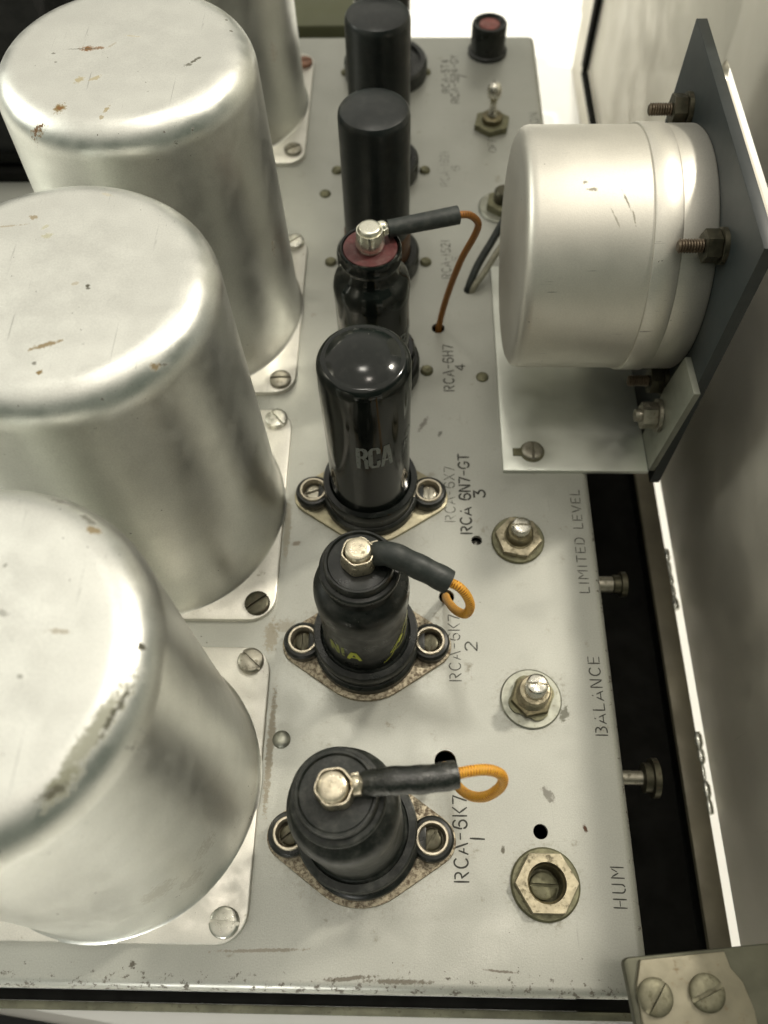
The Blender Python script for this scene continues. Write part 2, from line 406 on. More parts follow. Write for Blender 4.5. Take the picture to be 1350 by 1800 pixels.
def braid_material(name, c1, c2, pitch=0.62):
    m = bpy.data.materials.new(name); m.use_nodes = True
    nt = m.node_tree; b = nt.nodes['Principled BSDF']; b.inputs['Roughness'].default_value = 0.42
    uv = nt.nodes.new('ShaderNodeTexCoord'); sp = nt.nodes.new('ShaderNodeSeparateXYZ')
    nt.links.new(uv.outputs['UV'], sp.inputs[0])
    def wave(sign):
        a = math_(nt, 'ADD', math_(nt, 'MULTIPLY', sp.outputs[0], 2 * PI / pitch), math_(nt, 'MULTIPLY', sp.outputs[1], sign * 2 * PI * 2))
        return math_(nt, 'SINE', a)
    w = math_(nt, 'MAXIMUM', wave(1), wave(-1))
    vec = coords(nt)
    nn = noise(nt, vec, 0.8, 4)
    col = mixrgb(nt, ramp(nt, w, 0.2, 0.85), c1, c2)
    col = mixrgb(nt, ramp(nt, nn, 0.4, 0.7), col, tuple(c * 0.75 for c in c2))
    nt.links.new(col, b.inputs['Base Color'])
    bp = nt.nodes.new('ShaderNodeBump'); bp.inputs['Strength'].default_value = 0.35; bp.inputs['Distance'].default_value = 0.0003
    nt.links.new(w, bp.inputs['Height']); nt.links.new(bp.outputs[0], b.inputs['Normal'])
    return m
M['braid'] = braid_material('orange_braided_cotton', (0.40, 0.13, 0.01), (0.95, 0.48, 0.05))
M['braid_dark'] = braid_material('brown_waxed_cotton', (0.22, 0.075, 0.012), (0.46, 0.19, 0.03), 0.8)

def ink(name, col, keep, scale=0.8):                 # printed ink, worn through in places
    m = bpy.data.materials.new(name); m.use_nodes = True
    nt = m.node_tree; b = nt.nodes['Principled BSDF']
    b.inputs['Base Color'].default_value = (*col, 1); b.inputs['Roughness'].default_value = 0.55
    n = noise(nt, coords(nt), scale, 5, 0.7)
    nt.links.new(ramp(nt, n, 0.62 - keep * 0.45, 0.78 - keep * 0.45, 1, 0.0) if False else ramp(nt, n, 0.66 - keep * 0.5, 0.50 - keep * 0.5, 0, 1) if False else ramp(nt, n, 0.60 - keep * 0.35, 0.72 - keep * 0.35, 0.25 * keep, keep), b.inputs['Alpha'])
    return m
M['ink'] = ink('black_stencil_ink', (0.025, 0.025, 0.018), 1.0)
M['ink_mid'] = ink('worn_black_stencil_ink', (0.05, 0.05, 0.04), 0.80)
M['ink_faint'] = ink('faded_stencil_ink', (0.08, 0.08, 0.065), 0.62)
M['ink_ghost'] = ink('ghost_of_stencil_ink', (0.10, 0.11, 0.09), 0.42)
M['ink_white'] = ink('grey_white_tube_print', (0.26, 0.28, 0.27), 0.8, 1.2)
M['ink_white_faint'] = ink('faint_tube_print', (0.22, 0.24, 0.22), 0.55, 1.2)
M['ink_green'] = ink('yellow_green_tube_print', (0.62, 0.66, 0.08), 0.95, 1.0)
M['ink_green_faint'] = ink('worn_green_tube_print', (0.42, 0.46, 0.12), 0.7, 1.0)

# ------------------------------------------------------------------ stencil lettering (x 0..w, y 0..1)
def arc(cx, cy, rx, ry, a0, a1, n=10):
    return [(cx + rx * math.cos(R(a0 + (a1 - a0) * k / n)), cy + ry * math.sin(R(a0 + (a1 - a0) * k / n))) for k in range(n + 1)]
G = {
 'R': (.62, [[(.06, 0), (.06, 1)], [(.22, .94)] + arc(.36, .72, .2, .23, 80, -80) + [(.26, .47)], [(.30, .44), (.58, 0)]]),
 'C': (.66, [arc(.36, .5, .30, .48, 45, 315, 16)]),
 'A': (.66, [[(.02, 0), (.22, .62)], [(.30, 1), (.36, .98), (.64, 0)], [(.15, .28), (.34, .28)]]),
 'a': (.66, [[(.02, 0), (.22, .55)], [(.33, .86), (.35, .94)], [(.44, .55), (.64, 0)], [(.15, .22), (.50, .22)]]),
 'B': (.60, [[(.06, 0), (.06, 1)], [(.22, .97)] + arc(.34, .76, .2, .2, 80, -80) , arc(.34, .27, .24, .26, 80, -90) + [(.22, .01)]]),
 '-': (.46, [[(.06, .5), (.40, .5)]]),
 '6': (.60, [arc(.32, .66, .26, .34, 30, 130, 8) + [(.06, .5), (.06, .38)], arc(.32, .29, .24, .28, -170, 120, 14)]),
 'K': (.60, [[(.06, 0), (.06, 1)], [(.56, 1), (.24, .52), (.56, 0)]]),
 '7': (.54, [[(.02, .96), (.50, .96), (.36, .5), (.22, 0)]]),
 'N': (.62, [[(.06, 0), (.06, 1)], [(.12, .98), (.50, .04)], [(.56, 0), (.56, 1)]]),
 'G': (.64, [arc(.36, .5, .30, .48, 45, 200, 10), arc(.36, .5, .30, .48, 225, 325, 8) + [(.62, .42), (.42, .42)]]),
 'T': (.58, [[(.02, .97), (.56, .97)], [(.29, .84), (.29, 0)]]),
 'X': (.60, [[(.04, 0), (.26, .44)], [(.56, 1), (.34, .56)], [(.04, 1), (.56, 0)]]),
 'H': (.60, [[(.06, 0), (.06, 1)], [(.54, 0), (.54, 1)], [(.16, .5), (.44, .5)]]),
 'J': (.50, [[(.42, 1), (.42, .3)] + arc(.24, .26, .18, .24, 0, -150, 8)]),
 '1': (.30, [[(.15, 0), (.15, 1)]]),
 '2': (.56, [arc(.28, .72, .24, .26, 160, -20, 10) + [(.06, .04)], [(.06, .03), (.54, .03)]]),
 '3': (.56, [[(.04, .97), (.50, .97), (.26, .60)], arc(.26, .30, .26, .29, 80, -150, 12)]),
 '4': (.58, [[(.40, 0), (.40, 1), (.04, .32)], [(.14, .28), (.56, .28)]]),
 '5': (.56, [[(.50, .97), (.10, .97), (.08, .56)], arc(.26, .30, .26, .29, 120, -150, 12)]),
 'L': (.50, [[(.06, 1), (.06, 0)], [(.12, .02), (.48, .02)]]),
 'I': (.24, [[(.12, 0), (.12, 1)]]),
 'M': (.74, [[(.06, 0), (.06, 1)], [(.14, .9), (.34, .45)], [(.42, .55), (.58, .92)], [(.68, 1), (.68, 0)]]),
 'E': (.54, [[(.06, 0), (.06, 1)], [(.16, .98), (.50, .98)], [(.14, .5), (.44, .5)], [(.16, .02), (.50, .02)]]),
 'D': (.60, [[(.06, 0), (.06, 1)], [(.18, .98)] + arc(.26, .5, .28, .48, 75, -75, 10) + [(.18, .02)]]),
 'V': (.60, [[(.02, 1), (.24, .2)], [(.30, 0), (.58, 1)]]),
 'U': (.60, [[(.06, 1), (.06, .3)] + arc(.30, .28, .24, .27, 180, 270, 6), arc(.36, .28, .18, .27, 290, 360, 4) + [(.54, 1)]]),
 'O': (.64, [arc(.32, .5, .28, .48, 100, 260, 10), arc(.34, .5, .28, .48, 80, -80, 10)]),
 'F': (.52, [[(.06, 0), (.06, 1)], [(.16, .98), (.50, .98)], [(.14, .52), (.42, .52)]]),
 'Y': (.58, [[(.02, 1), (.29, .5), (.56, 1)], [(.29, .42), (.29, 0)]]),
 'S': (.58, [arc(.29, .74, .22, .23, 30, 250, 10), arc(.29, .26, .22, .25, 70, -150, 10)]),
 '/': (.30, [[(.02, 0), (.26, 1)]]),
 ' ': (.35, []),
}
# solid letters without bridges, for the print on the tubes
GS = dict(G)
GS['R'] = (.58, [[(.06, 0), (.06, 1)], [(.06, .96), (.30, .96)] + arc(.34, .76, .18, .2, 80, -80, 8) + [(.06, .54)], [(.36, .54), (.52, .40), (.54, 0)]])
GS['C'] = (.60, [[(.54, .72), (.54, .86), (.46, .96), (.16, .96), (.06, .86), (.06, .14), (.16, .04), (.46, .04), (.54, .14), (.54, .30)]])
GS['A'] = (.62, [[(.02, 0), (.26, .98), (.36, .98), (.60, 0)], [(.12, .26), (.50, .26)]])

def strokes(text, font=G, gap=.16):
    out = []; x = 0
    for ch in text:
        w, ss = font[ch]
        for s in ss: out.append([(x + p[0], p[1]) for p in s])
        x += w + gap
    return out, x - gap
def text_mesh(mb, text, length, height, place, width=.14, font=G, gap=.16):
    """place(u, v) -> 3D point in mm; u runs along the writing, v up the letters"""
    ss, L = strokes(text, font, gap)
    k = length / L
    w = width * height / 2
    for s in ss:
        pts = [Vector((p[0] * k, p[1] * height)) for p in s]
        dense = [pts[0]]
        for a, b in zip(pts, pts[1:]):
            n = max(1, int((b - a).length / (height * .25)))
            for i in range(n): dense.append(a + (b - a) * (i + 1) / n)
        pts = dense; n = len(pts); vs = []
        d0 = (pts[1] - pts[0]).normalized(); d1 = (pts[-1] - pts[-2]).normalized()
        pts[0] = pts[0] - d0 * w * .5; pts[-1] = pts[-1] + d1 * w * .5
        for i, p in enumerate(pts):
            d = (pts[min(i + 1, n - 1)] - pts[max(i - 1, 0)]).normalized()
            nn = Vector((-d.y, d.x)) * w * random.uniform(.88, 1.1)
            if i in (0, n - 1): nn *= .72
            vs.append(place(*(p + nn))); vs.append(place(*(p - nn)))
        mb.add(vs, [(2 * i, 2 * i + 1, 2 * i + 3, 2 * i + 2) for i in range(n - 1)])

# ================================================================== SETTING
mb = MB(); mb.box(-3000, 3000, -2500, 3000, -110, -95)
o = mb.build('table_surface', M['table']); o['kind'] = 'structure'

# ================================================================== CHASSIS
chassis = thing('amplifier_chassis', 'long flat grey metal amplifier chassis with black stencilled lettering', 'chassis')
def chassis_mesh():
    X0, X1, Y0, Y1, Z0 = -300.0, 0.0, 0.0, 411.0, -58.0
    r = 2.6; th = 1.4
    bm = bmesh.new()
    # outer and inner shells of a sheet box open at the bottom, with rounded top edges
    def shell(off, rr):
        rings = []
        n = 5
        base = rrect(X0 + off, X1 - off, Y0 + off, Y1 - off, 3.0, 4)
        prof = [(0, Z0)] + [(rr * (1 - math.cos(k / n * PI / 2)), -off - rr + rr * math.sin(k / n * PI / 2)) for k in range(n + 1)]
        for d, z in prof:
            ring = rrect(X0 + off + d, X1 - off - d, Y0 + off + d, Y1 - off - d, max(.3, 3.0 - d), 4)
            rings.append([bm.verts.new((x, y, z)) for x, y in ring])
        for a, b in zip(rings, rings[1:]):
            m = len(a)
            for i in range(m): bm.faces.new((a[i], a[(i + 1) % m], b[(i + 1) % m], b[i]))
        bm.faces.new(rings[-1])
        return rings[0]
    a = shell(0, r); b = shell(th, r - th)
    m = len(a)
    for i in range(m): bm.faces.new((a[i], a[(i + 1) % m], b[(i + 1) % m], b[i]))
    bmesh.ops.recalc_face_normals(bm, faces=bm.faces)
    bmesh.ops.scale(bm, vec=(S, S, S), verts=bm.verts)
    me = bpy.data.meshes.new('top_sheet'); bm.to_mesh(me); bm.free()
    return me
HOLES = [(-24.8, 39.2, 2.0), (-38.8, 128.7, 1.75), (-50.3, 57.7, 3.1), (-49.0, 108.6, 2.4), (-50.0, 219.9, 2.5), (-37.5, 239.8, 2.3), (-24.6, 26.0, 5.4)]
tmp = bpy.data.objects.new('tmp', chassis_mesh()); C.objects.link(tmp)
cut = MB()
for x, y, r in HOLES: cut.lathe([(r, -5), (r, 5)], 40, T(x, y, 0))
co = cut.build('cut', M['chassis'])
bo = tmp.modifiers.new('b', 'BOOLEAN'); bo.object = co; bo.solver = 'EXACT'
dg = bpy.context.evaluated_depsgraph_get()
me2 = bpy.data.meshes.new_from_object(tmp.evaluated_get(dg))
bpy.data.objects.remove(tmp); bpy.data.objects.remove(co)
me2.materials.clear(); me2.materials.append(M['chassis'])
me2.shade_smooth(); me2.set_sharp_from_angle(angle=R(30))
o = bpy.data.objects.new('top_sheet', me2); C.objects.link(o); o.parent = chassis
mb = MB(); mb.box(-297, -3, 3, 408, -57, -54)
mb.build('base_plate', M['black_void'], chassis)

def stencil(text, x, y, length, height, mat, label=None, width=.14, gap=.16, turn=0.0):
    mb = MB()
    ca, sa = math.cos(R(turn)), math.sin(R(turn))
    def place(u, v):
        px, py = -v, u
        return (x + px * ca - py * sa, y + px * sa + py * ca, 0.05)
    text_mesh(mb, text, length, height, place, width, G, gap)
    o = mb.build('stencil_lettering', mat, chassis)
    if label: o['label'] = label
stencil('RCA-6K7', -44.69, 26.03, 22.39, 3.86, M['ink'], 'black stencilled RCA-6K7 beside the front tube', 0.13, 0.16, 0.18)
stencil('1', -40.16, 36.51, 1.02, 3.85, M['ink'], 'black stencilled 1', 0.13, 0.16, -2.17)
stencil('RCA-6K7', -45.12, 81.11, 21.52, 3.54, M['ink_mid'], 'worn stencilled RCA-6K7', 0.11, 0.16, 0.26)
stencil('2', -40.03, 90.54, 3.11, 3.80, M['ink_mid'], 'stencilled 2', 0.13, 0.16, -1.96)
stencil('RCA-6X7', -45.47, 135.39, 21.90, 3.54, M['ink_faint'], 'faded stencilled RCA-6X7', 0.12, 0.16, 0.02)
stencil('RCa 6N7-GT', -40.18, 130.97, 31.52, 3.73, M['ink'], 'heavy black stencilled RCA 6N7-GT', 0.18, 0.1, 0.34)
stencil('3', -35.31, 144.91, 3.13, 3.82, M['ink'], 'heavy stencilled 3', 0.2, 0.16, 1.26)
stencil('RCA-6H7', -44.55, 189.69, 22.02, 3.83, M['ink_mid'], 'stencilled RCA-6H7', 0.15, 0.16, 0.34)
stencil('4', -40.41, 199.18, 3.22, 3.56, M['ink_mid'], 'stencilled 4', 0.17, 0.16, 0.28)
stencil('RCA-1521', -44.47, 245.72, 21.70, 3.66, M['ink_faint'], 'faint stencilled RCA-1521', 0.14, 0.16, 0.10)
stencil('5', -40.52, 255.08, 3.19, 3.43, M['ink_ghost'], None, 0.18, 0.16, -1.45)
stencil('RCA-1621', -44.04, 299.86, 23.14, 3.83, M['ink_ghost'], 'nearly gone stencilled RCA-1621', 0.16, 0.16, -0.45)
stencil('6', -39.36, 309.71, 3.73, 3.46, M['ink_ghost'], None, 0.18, 0.16, -1.43)
stencil('RCA-5T4', -42.41, 364.49, 26.19, 3.64, M['ink_faint'], 'faint stencilled RCA-5T4', 0.2, 0.16, 0.09)
stencil('RCA-5R4-GY', -38.36, 356.79, 37.52, 3.62, M['ink_faint'], 'faint stencilled RCA-5R4-GY', 0.2, 0.1, -0.58)
stencil('7', -34.35, 375.40, 3.55, 3.77, M['ink_faint'], None, 0.2, 0.16, 2.69)
stencil('LIMITED LEVEL', -4.05, 110.18, 38.05, 3.13, M['ink_mid'], 'stencilled LIMITED LEVEL along the edge', 0.12, 0.18, -0.51)
stencil('BaLaNCE', -3.58, 65.42, 23.99, 3.42, M['ink'], 'stencilled BALANCE along the edge', 0.12, 0.18, -0.08)
stencil('HUM', -3.73, 20.39, 10.31, 3.43, M['ink'], 'stencilled HUM near the front corner', 0.11, 0.25, -1.16)
stencil('OFF', -22.75, 322.12, 9.72, 3.52, M['ink_faint'], 'faint stencilled OFF', 0.15, 0.16, -1.20)
stencil('ON', -2.69, 341.81, 8.17, 3.86, M['ink_ghost'], 'ghost of stencilled ON', 0.2, 0.16, 1.33)

def rivet(x, y, r, h, mat, label=None):
    mb = MB(); mb.lathe([(r, -.3), (r, h * .25), (r * .9, h * .6), (r * .6, h * .92), (r * .25, h), (0, h * 1.02)], 28, T(x, y, 0))
    o = mb.build('rivet', mat, chassis, 50)
    if label: o['label'] = label
rivet(-97.4, 63.2, 2.6, 1.3, M['washer_pale'], 'bright round rivet beside the front can')
rivet(-97.0, 295.3, 2.4, 1.0, M['washer_olive'])
rivet(-34.2, 196.3, 2.3, .7, M['washer_olive'], 'flat olive rivet near the meter bracket')
# little slotted screw seen down the test hole
mb = MB(); mb.lathe([(2.2, -7), (2.2, -4.2), (0, -4)], 20, T(-38.8, 128.7, 0)); mb.box(-39.0, -38.6, 127.4, 130, -4.1, -3.2)
mb.build('trimmer_screw', M['screw_bright'], chassis)

# ------------------------------------------------------------------ slotted screw head
def slotted(mb, r, h, slot, depth, turn, Mx=None, dome=.35, base_r=None):
    Mx = (Mx or Matrix()) @ RZ(turn)
    rings = [(r, 0), (r, h * (1 - dome))]
    for k in range(1, 5):
        a = k / 4 * PI / 2
        rings.append((r * (1 - .55 * (1 - math.cos(a))), h * (1 - dome) + h * dome * math.sin(a)))
    rings.append((slot * .8, h * 1.02))
    for sgn in (1, -1):
        n = 14; vs = []
        for rr, z in rings:
            y0 = slot / 2
            a0 = math.asin(min(.98, y0 / rr))
            for k in range(n + 1):
                a = a0 + (PI - 2 * a0) * k / n
                vs.append((rr * math.cos(a), sgn * rr * math.sin(a), z))
        m = n + 1; fs = []
        for j in range(len(rings) - 1):
            for k in range(n): fs.append((j * m + k, j * m + k + 1, (j + 1) * m + k + 1, (j + 1) * m + k))
            fs.append((j * m + n, j * m, (j + 1) * m, (j + 1) * m + n))
        fs.append(tuple(range(m))); fs.append(tuple((len(rings) - 1) * m + k for k in range(m)))
        mb.add(vs, fs, Mx)
    zb = h - depth
    mb.lathe([(r * .985, 0), (r * .985, zb * .9), (0, zb)], 28, Mx)

# ================================================================== TRANSFORMER CANS
def make_can(label, loc, spots, screws, half=40.2, r=39.2, rt=37.1, h=104.5, speck=.6, rot=0, cat='transformer'):
    root = thing('transformer_can', label, cat, loc, (0, 0, rot), 'spun metal transformer cans along the chassis')
    m = can_material('can_aluminium', spots, speck)
    prof = [(r + 1.5, 1.8), (r + .9, 2.2), (r + .45, 3.0), (r + .2, 4.4), (r, 6.5)]
    for k in range(1, 13): prof.append((r + (rt - r) * k / 12, 6.5 + (h - 9 - 6.5) * k / 12))
    for k in range(1, 13):
        a = k / 12 * PI / 2
        prof.append((rt - 8.5 * (1 - math.cos(a)), h - 9 + 8.7 * math.sin(a)))
    for q in (.8, .6, .4, .2, .05): prof.append(((rt - 8.5) * q, h - .3 + .35 * (1 - q)))
    prof.append((0, h + .05))
    def dent(a, z): return .0012 * math.sin(3 * a + z * .05) + .0010 * math.sin(7 * a + 1.3 + z * .02)
    mb = MB(); mb.lathe(prof, 128, None, jitter=dent)
    mb.build('shell', m, root, 60)
    mb = MB(); mb.prism(rrect(-half, half, -half, half, 8, 8), 0, 2.0, None, .55)
    mb.build('mounting_plate', M['plate_alu'], root)
    for (x, y, mat, turn, lb) in screws:
        mb = MB(); slotted(mb, 3.9, 1.9, .9, 1.1, turn, T(x, y, 2.0))
        s = mb.build('screw', M[mat], root, 40)
        if lb: s['label'] = lb
    return root
XC = -142.5
c3 = make_can('nearest big silver can, its top smeared with a long green-grey dirt streak', (XC, 50.4, 0),
    [(28.3, -14.1, 104, 14, 1.9, 63, SMEAR, .75), (24.5, -22.2, 104, 5, 1.8, 50, SMEAR, .7), (31.3, -9.8, 103, 6, .55, 68, DARK, .8), (23.7, -22.7, 104, 3, .8, 35, DARK, .8), (33.9, 2.4, 103, .8, .9, 0, DARK, 1), (35.3, -11.4, 103, .9, .7, 40, DARK, 1), (33.4, -14.5, 94, 1.4, .6, 50, DARK, 1),
     (12.8, 32.3, 103, 2.4, .8, -10, DARK, .8), (19.3, 27.9, 103, 2.6, .8, -35, DARK, .8), (21.1, 25.2, 103, 1.8, 1.0, -20, OCHRE, .9), (19.4, 4.3, 104, 2.6, .6, 0, OCHRE, .5), (8.7, 7.6, 104, 1.5, .8, -30, DARK, .5), (14.4, -4.0, 104, .6, .5, 0, DARK, .6), (6.8, 17.0, 104, .5, .5, 0, DARK, .6),
     (27, -25, 18, 5, 4, 45, (.3, .27, .2), .45), (23, -30, 30, 5, 5, 45, (.3, .27, .2), .4), (31, -19, 28, 4, 5, 60, (.3, .27, .2), .4)],
    [(34.4, -35.0, 'screw_bright', -4, None), (34.4, 35.5, 'screw', -42, None), (-35, -35, 'screw', 20, None), (-35, 35, 'screw', 60, None)], speck=.95)
c2 = make_can('second big silver can from the front, top scuffed with fine scratches', (XC, 139.6, 0),
    [(2.5, -19.5, 104, 4.0, .7, 22, OCHRE, .9), (1.1, -24.4, 104, .6, .6, 0, DARK, .8), (2.8, -26.9, 104, .8, .8, 0, OCHRE, 1), (26.2, -23.0, 104, 1.6, .8, 30, OCHRE, .9), (27.8, -21.8, 104, 1.4, .3, 35, DARK, .8), (8.3, -2.2, 104, .6, .6, 0, DARK, 1), (8.5, -3.1, 104, .6, .4, 0, DARK, .9), (5.4, -1.6, 104, .9, .6, 30, (.4, .36, .28), .8),
     (-9.1, 20.2, 104, 1.2, 1.0, 0, OCHRE, .8), (-4.3, 13.9, 104, 1.6, 1.0, 20, (.36, .34, .2), .7), (-5.7, 16.8, 104, 1.2, .6, 50, (.36, .34, .2), .6), (-16.2, 17.0, 104, 7, .3, 8, OCHRE, .6), (7.2, 28.3, 103, 1.8, .6, -20, (.42, .38, .28), .6), (25.9, -37.5, 103, 1.2, .4, 20, DARK, .7)],
    [(34.6, -35.0, 'screw_dark', 38, 'darkened slotted screw'), (34.8, 35.5, 'screw_bright', -50, None), (-35, -35, 'screw', 20, None), (-35, 35, 'screw', 60, None)], speck=.6)
c1 = make_can('third big silver can from the front, brown rust blotches on its top', (XC, 227.6, 0),
    [(-9.4, 0.2, 104, 2.4, 1.5, 0, RUST, 1), (-6.2, 0.4, 104, 1.8, .9, 0, RUST, .9), (-10.5, 0.1, 104, 6, .25, 0, DARK, .8), (-11.8, -25.9, 104, 2.0, 2.2, 0, OCHRE, 1), (-11.8, -25.9, 104, .9, .9, 0, RUST, 1), (-19.5, -31.4, 104, 4.2, 2.2, 8, OCHRE, 1), (-18.6, -30.4, 104, 3.0, .9, 8, RUST, .9), (-24.0, -29.0, 103, 1.6, .7, -20, DARK, 1),
     (-9.0, -14.1, 104, 1.3, 1.8, -30, (.36, .30, .16), .85), (-4.7, -13.2, 104, 2.0, .9, 30, (.36, .30, .16), .8), (21.4, -5.3, 104, 2.6, .6, 50, DARK, .95), (19.8, -7.3, 104, 1.5, .7, 20, DARK, .8), (0.8, -26.6, 104, .7, 1.6, -20, (.33, .27, .15), .9), (-0.1, -29.8, 104, .8, .8, 0, (.33, .27, .15), .8),
     (14.7, -35.9, 103, .9, .4, 50, DARK, 1), (18.5, -31.9, 103, 1.2, .4, 30, DARK, 1), (22.6, -28.5, 103, .8, .3, 60, DARK, 1), (8.4, -37.7, 103, .6, .5, 0, DARK, 1), (5.4, -37.3, 103, .5, .5, 0, DARK, 1), (2.0, 6.1, 104, 3, .4, -10, (.42, .38, .28), .8), (-2.8, 1.7, 104, 2, .5, 50, (.3, .27, .2), .7), (-18.6, -1.8, 104, .7, .5, 0, DARK, .8), (-17.2, -5.9, 104, .5, .4, 0, DARK, .8),
     (27.8, 15.1, 104, .5, .5, 0, DARK, .9), (29.7, 9.4, 104, .5, .5, 0, DARK, .9), (36.5, -14, 45, 1.0, 1.4, 0, OCHRE, .8)],
    [(34.8, -34.8, 'screw', 3, None), (35.0, 36.0, 'screw_bright', 40, 'pale screw'), (-35, -35, 'screw', 20, None), (-35, 35, 'screw', 60, None)], speck=.6)
c0 = make_can('farthest silver can, mostly cut off by the top of the view', (-147.5, 353.5, 0),
    [(30, -20, 40, 2, 5, 0, OCHRE, .4)],
    [(35.2, -32.5, 'screw', 30, None), (36.0, 31.5, 'screw_rust', 10, 'rusty brown screw'), (-34, -33, 'screw', 20, None), (-34, 33, 'screw', 60, None)], half=40.5, r=38.6, rt=37.2, h=105, speck=.3)

# ================================================================== TUBE SOCKETS
XS = -73.54
TY = [36.66, 91.9, 144.4, 199.1, 254.7, 310.1, 380.5]
def saddle_socket(label, y, mat, screw_mats, turns, saddle_turn=0):
    root = thing('tube_socket', label, 'tube socket', (XS, y, 0), (0, 0, saddle_turn), 'sockets under the row of tubes')
    pts = []
    rc, ra, xa = 17.3, 6.6, 19.05
    al = math.acos((rc - ra) / xa)
    def seg(cx, r, a0, a1, n=12):
        for k in range(n + 1):
            a = a0 + (a1 - a0) * k / n
            pts.append((cx + r * math.cos(a), r * math.sin(a)))
    seg(xa, ra, -al, al); seg(0, rc, al, PI - al); seg(-xa, ra, PI - al, PI + al); seg(0, rc, PI + al, 2 * PI - al)
    mb = MB(); mb.prism(pts, 0.05, 1.3, None, .3)
    mb.build('saddle_plate', M[mat], root)
    mb = MB()
    mb.lathe([(15.2, 1.3), (15.7, 2.0), (15.7, 4.6), (15.1, 5.4), (14.6, 5.6), (14.6, 9), (13, 9.2), (0, 9.2)], 72)
    for s in (-1, 1):
        mb.lathe([(5.6, 1.3), (5.9, 1.8), (5.9, 4.2), (5.3, 5.0), (4.3, 5.2), (4.3, 1.3)], 40, T(s * xa, 0, 0), closed=True)
        mb.box(min(s * 13, s * 17.5), max(s * 13, s * 17.5), -3.2, 3.2, 1.3, 4.4, None, .4)
    mb.build('socket_body', M['bakelite'], root)
    for k, s in enumerate((-1, 1)):
        mb = MB(); mb.lathe([(4.45, 1.4), (4.5, 5.4), (4.25, 5.75), (3.75, 5.75), (3.45, 5.3), (3.4, 1.4)], 40, T(s * xa, 0, 0), closed=True)
        e = mb.build('eyelet', M['eyelet'], root)
        mb = MB(); slotted(mb, 2.8, 1.4, .8, 1.0, turns[k], T(s * xa, 0, 2.6)); mb.lathe([(3.1, 1.35), (3.1, 2.6), (0, 2.6)], 20, T(s * xa, 0, 0))
        mb.build('screw', M[screw_mats[k]], root, 40)
    return root
saddle_socket('front socket with speckled rusty diamond plate', TY[0], 'saddle', ('screw_dark', 'screw_dark'), (40, 60), -1)
saddle_socket('second socket from the front on a rust-stained diamond plate', TY[1], 'saddle', ('screw_dark', 'screw_dark'), (90, 88))
saddle_socket('socket under the shiny white-lettered tube, tarnished diamond plate', TY[2], 'saddle_clean', ('screw', 'screw'), (20, 90), 0)
def ring_socket(label, y, r=16.3, h=7, first=None, xo=0.0):
    root = thing('tube_socket', label, 'tube socket', (XS + xo, y, 0), (0, 0, 0), 'sockets under the row of tubes')
    mb = MB(); mb.lathe([(r, .05), (r, h - 1), (r - 1, h), (r - 3.2, h), (r - 3.6, h - 1.5), (r - 5, h - 1.5), (0, h - 1.5)], 72)
    mb.build('socket_body', M['bakelite'], root)
    for s in (-1, 1):
        mb = MB(); mb.lathe([(2.4, .05), (2.3, .7), (1.7, 1.3), (.9, 1.2), (0, 1.0)], 28, T(s * 19.05, 0, 0))
        mb.build('rivet', M['washer_olive'], root, 50)
    return root
ring_socket('round black socket of the tube with the maroon top', TY[3])
ring_socket('round black socket of the nearer plain black tube', TY[4])
ring_socket('round black socket of the middle plain black tube', TY[5])
ring_socket('wide round black socket at the far end of the row', TY[6], 19.6, 7, None, 1.0)

# ================================================================== TUBES
CAPPED = [(14.4, 9.25), (15.2, 9.8), (15.3, 12.2), (14.9, 13.0), (13.2, 13.1), (12.9, 12.6), (12.3, 13.2), (12.1, 16), (12.0, 32), (12.15, 35), (12.5, 38.5), (12.6, 42), (12.5, 44.4), (12.1, 46), (11.3, 47.1), (10.2, 47.8),
          (9.3, 48.6), (9.1, 50.0), (9.1, 52.3), (9.9, 52.7), (10.2, 53.4), (10.2, 54.7), (9.8, 55.2), (8.9, 55.4), (8.75, 55.9), (8.75, 57.6), (8.5, 58.3), (8.0, 58.35), (7.6, 57.7), (4, 57.85), (0, 58)]
NARROW = [(14.0, 5.6), (14.6, 6.2), (14.6, 12), (13.8, 13.0), (12.3, 13.2), (12.3, 38), (12.5, 41), (12.5, 44), (12.0, 46.5), (11.0, 48.2), (9.6, 49.2), (9.1, 50.2), (9.0, 53.6), (9.6, 54.1), (9.75, 55.2), (9.3, 56.0),
          (9.25, 57.2), (9.7, 57.8), (9.7, 58.8), (9.3, 59.4), (8.8, 59.2), (8.5, 58.5), (0, 58.5)]
PLAIN3 = [(r_, z_ + (2.8 if z_ > 60 else 0)) for r_, z_ in [(14.4, 9.25), (15.2, 9.8), (15.3, 12.2), (14.9, 13.0), (13.3, 13.1), (12.9, 12.6), (12.75, 13.4), (12.6, 18), (12.55, 40), (12.75, 55), (12.75, 66), (12.55, 67.6), (12.0, 68.7), (11.3, 69.3), (10.6, 69.5),
          (10.0, 69.45), (8.8, 70.1), (7, 70.8), (5, 71.3), (3, 71.55), (1, 71.65), (0, 71.65)]]
PLAINF = [(r_, z_ + (3.8 if z_ > 60 else 0)) for r_, z_ in [(12.3, 5.6), (12.3, 61), (12.05, 62.6), (11.4, 63.5), (10.5, 63.9), (9, 64.3), (7, 64.75), (5, 65.1), (3, 65.3), (1.2, 65.3), (0, 65.25)]]
def cap_and_root(root, mat, r=3.15, z0=58.0, z1=65.0):
    mb = MB(); mb.lathe([(r + .5, z0 - .3), (r + .2, z0 + .6), (r, z0 + 1.5), (r, z1 - .35), (r - .3, z1 - .02), (r - 1.2, z1 + .02), (0, z1 + .05)], 32)
    mb.build('top_cap', M[mat], root, 50)
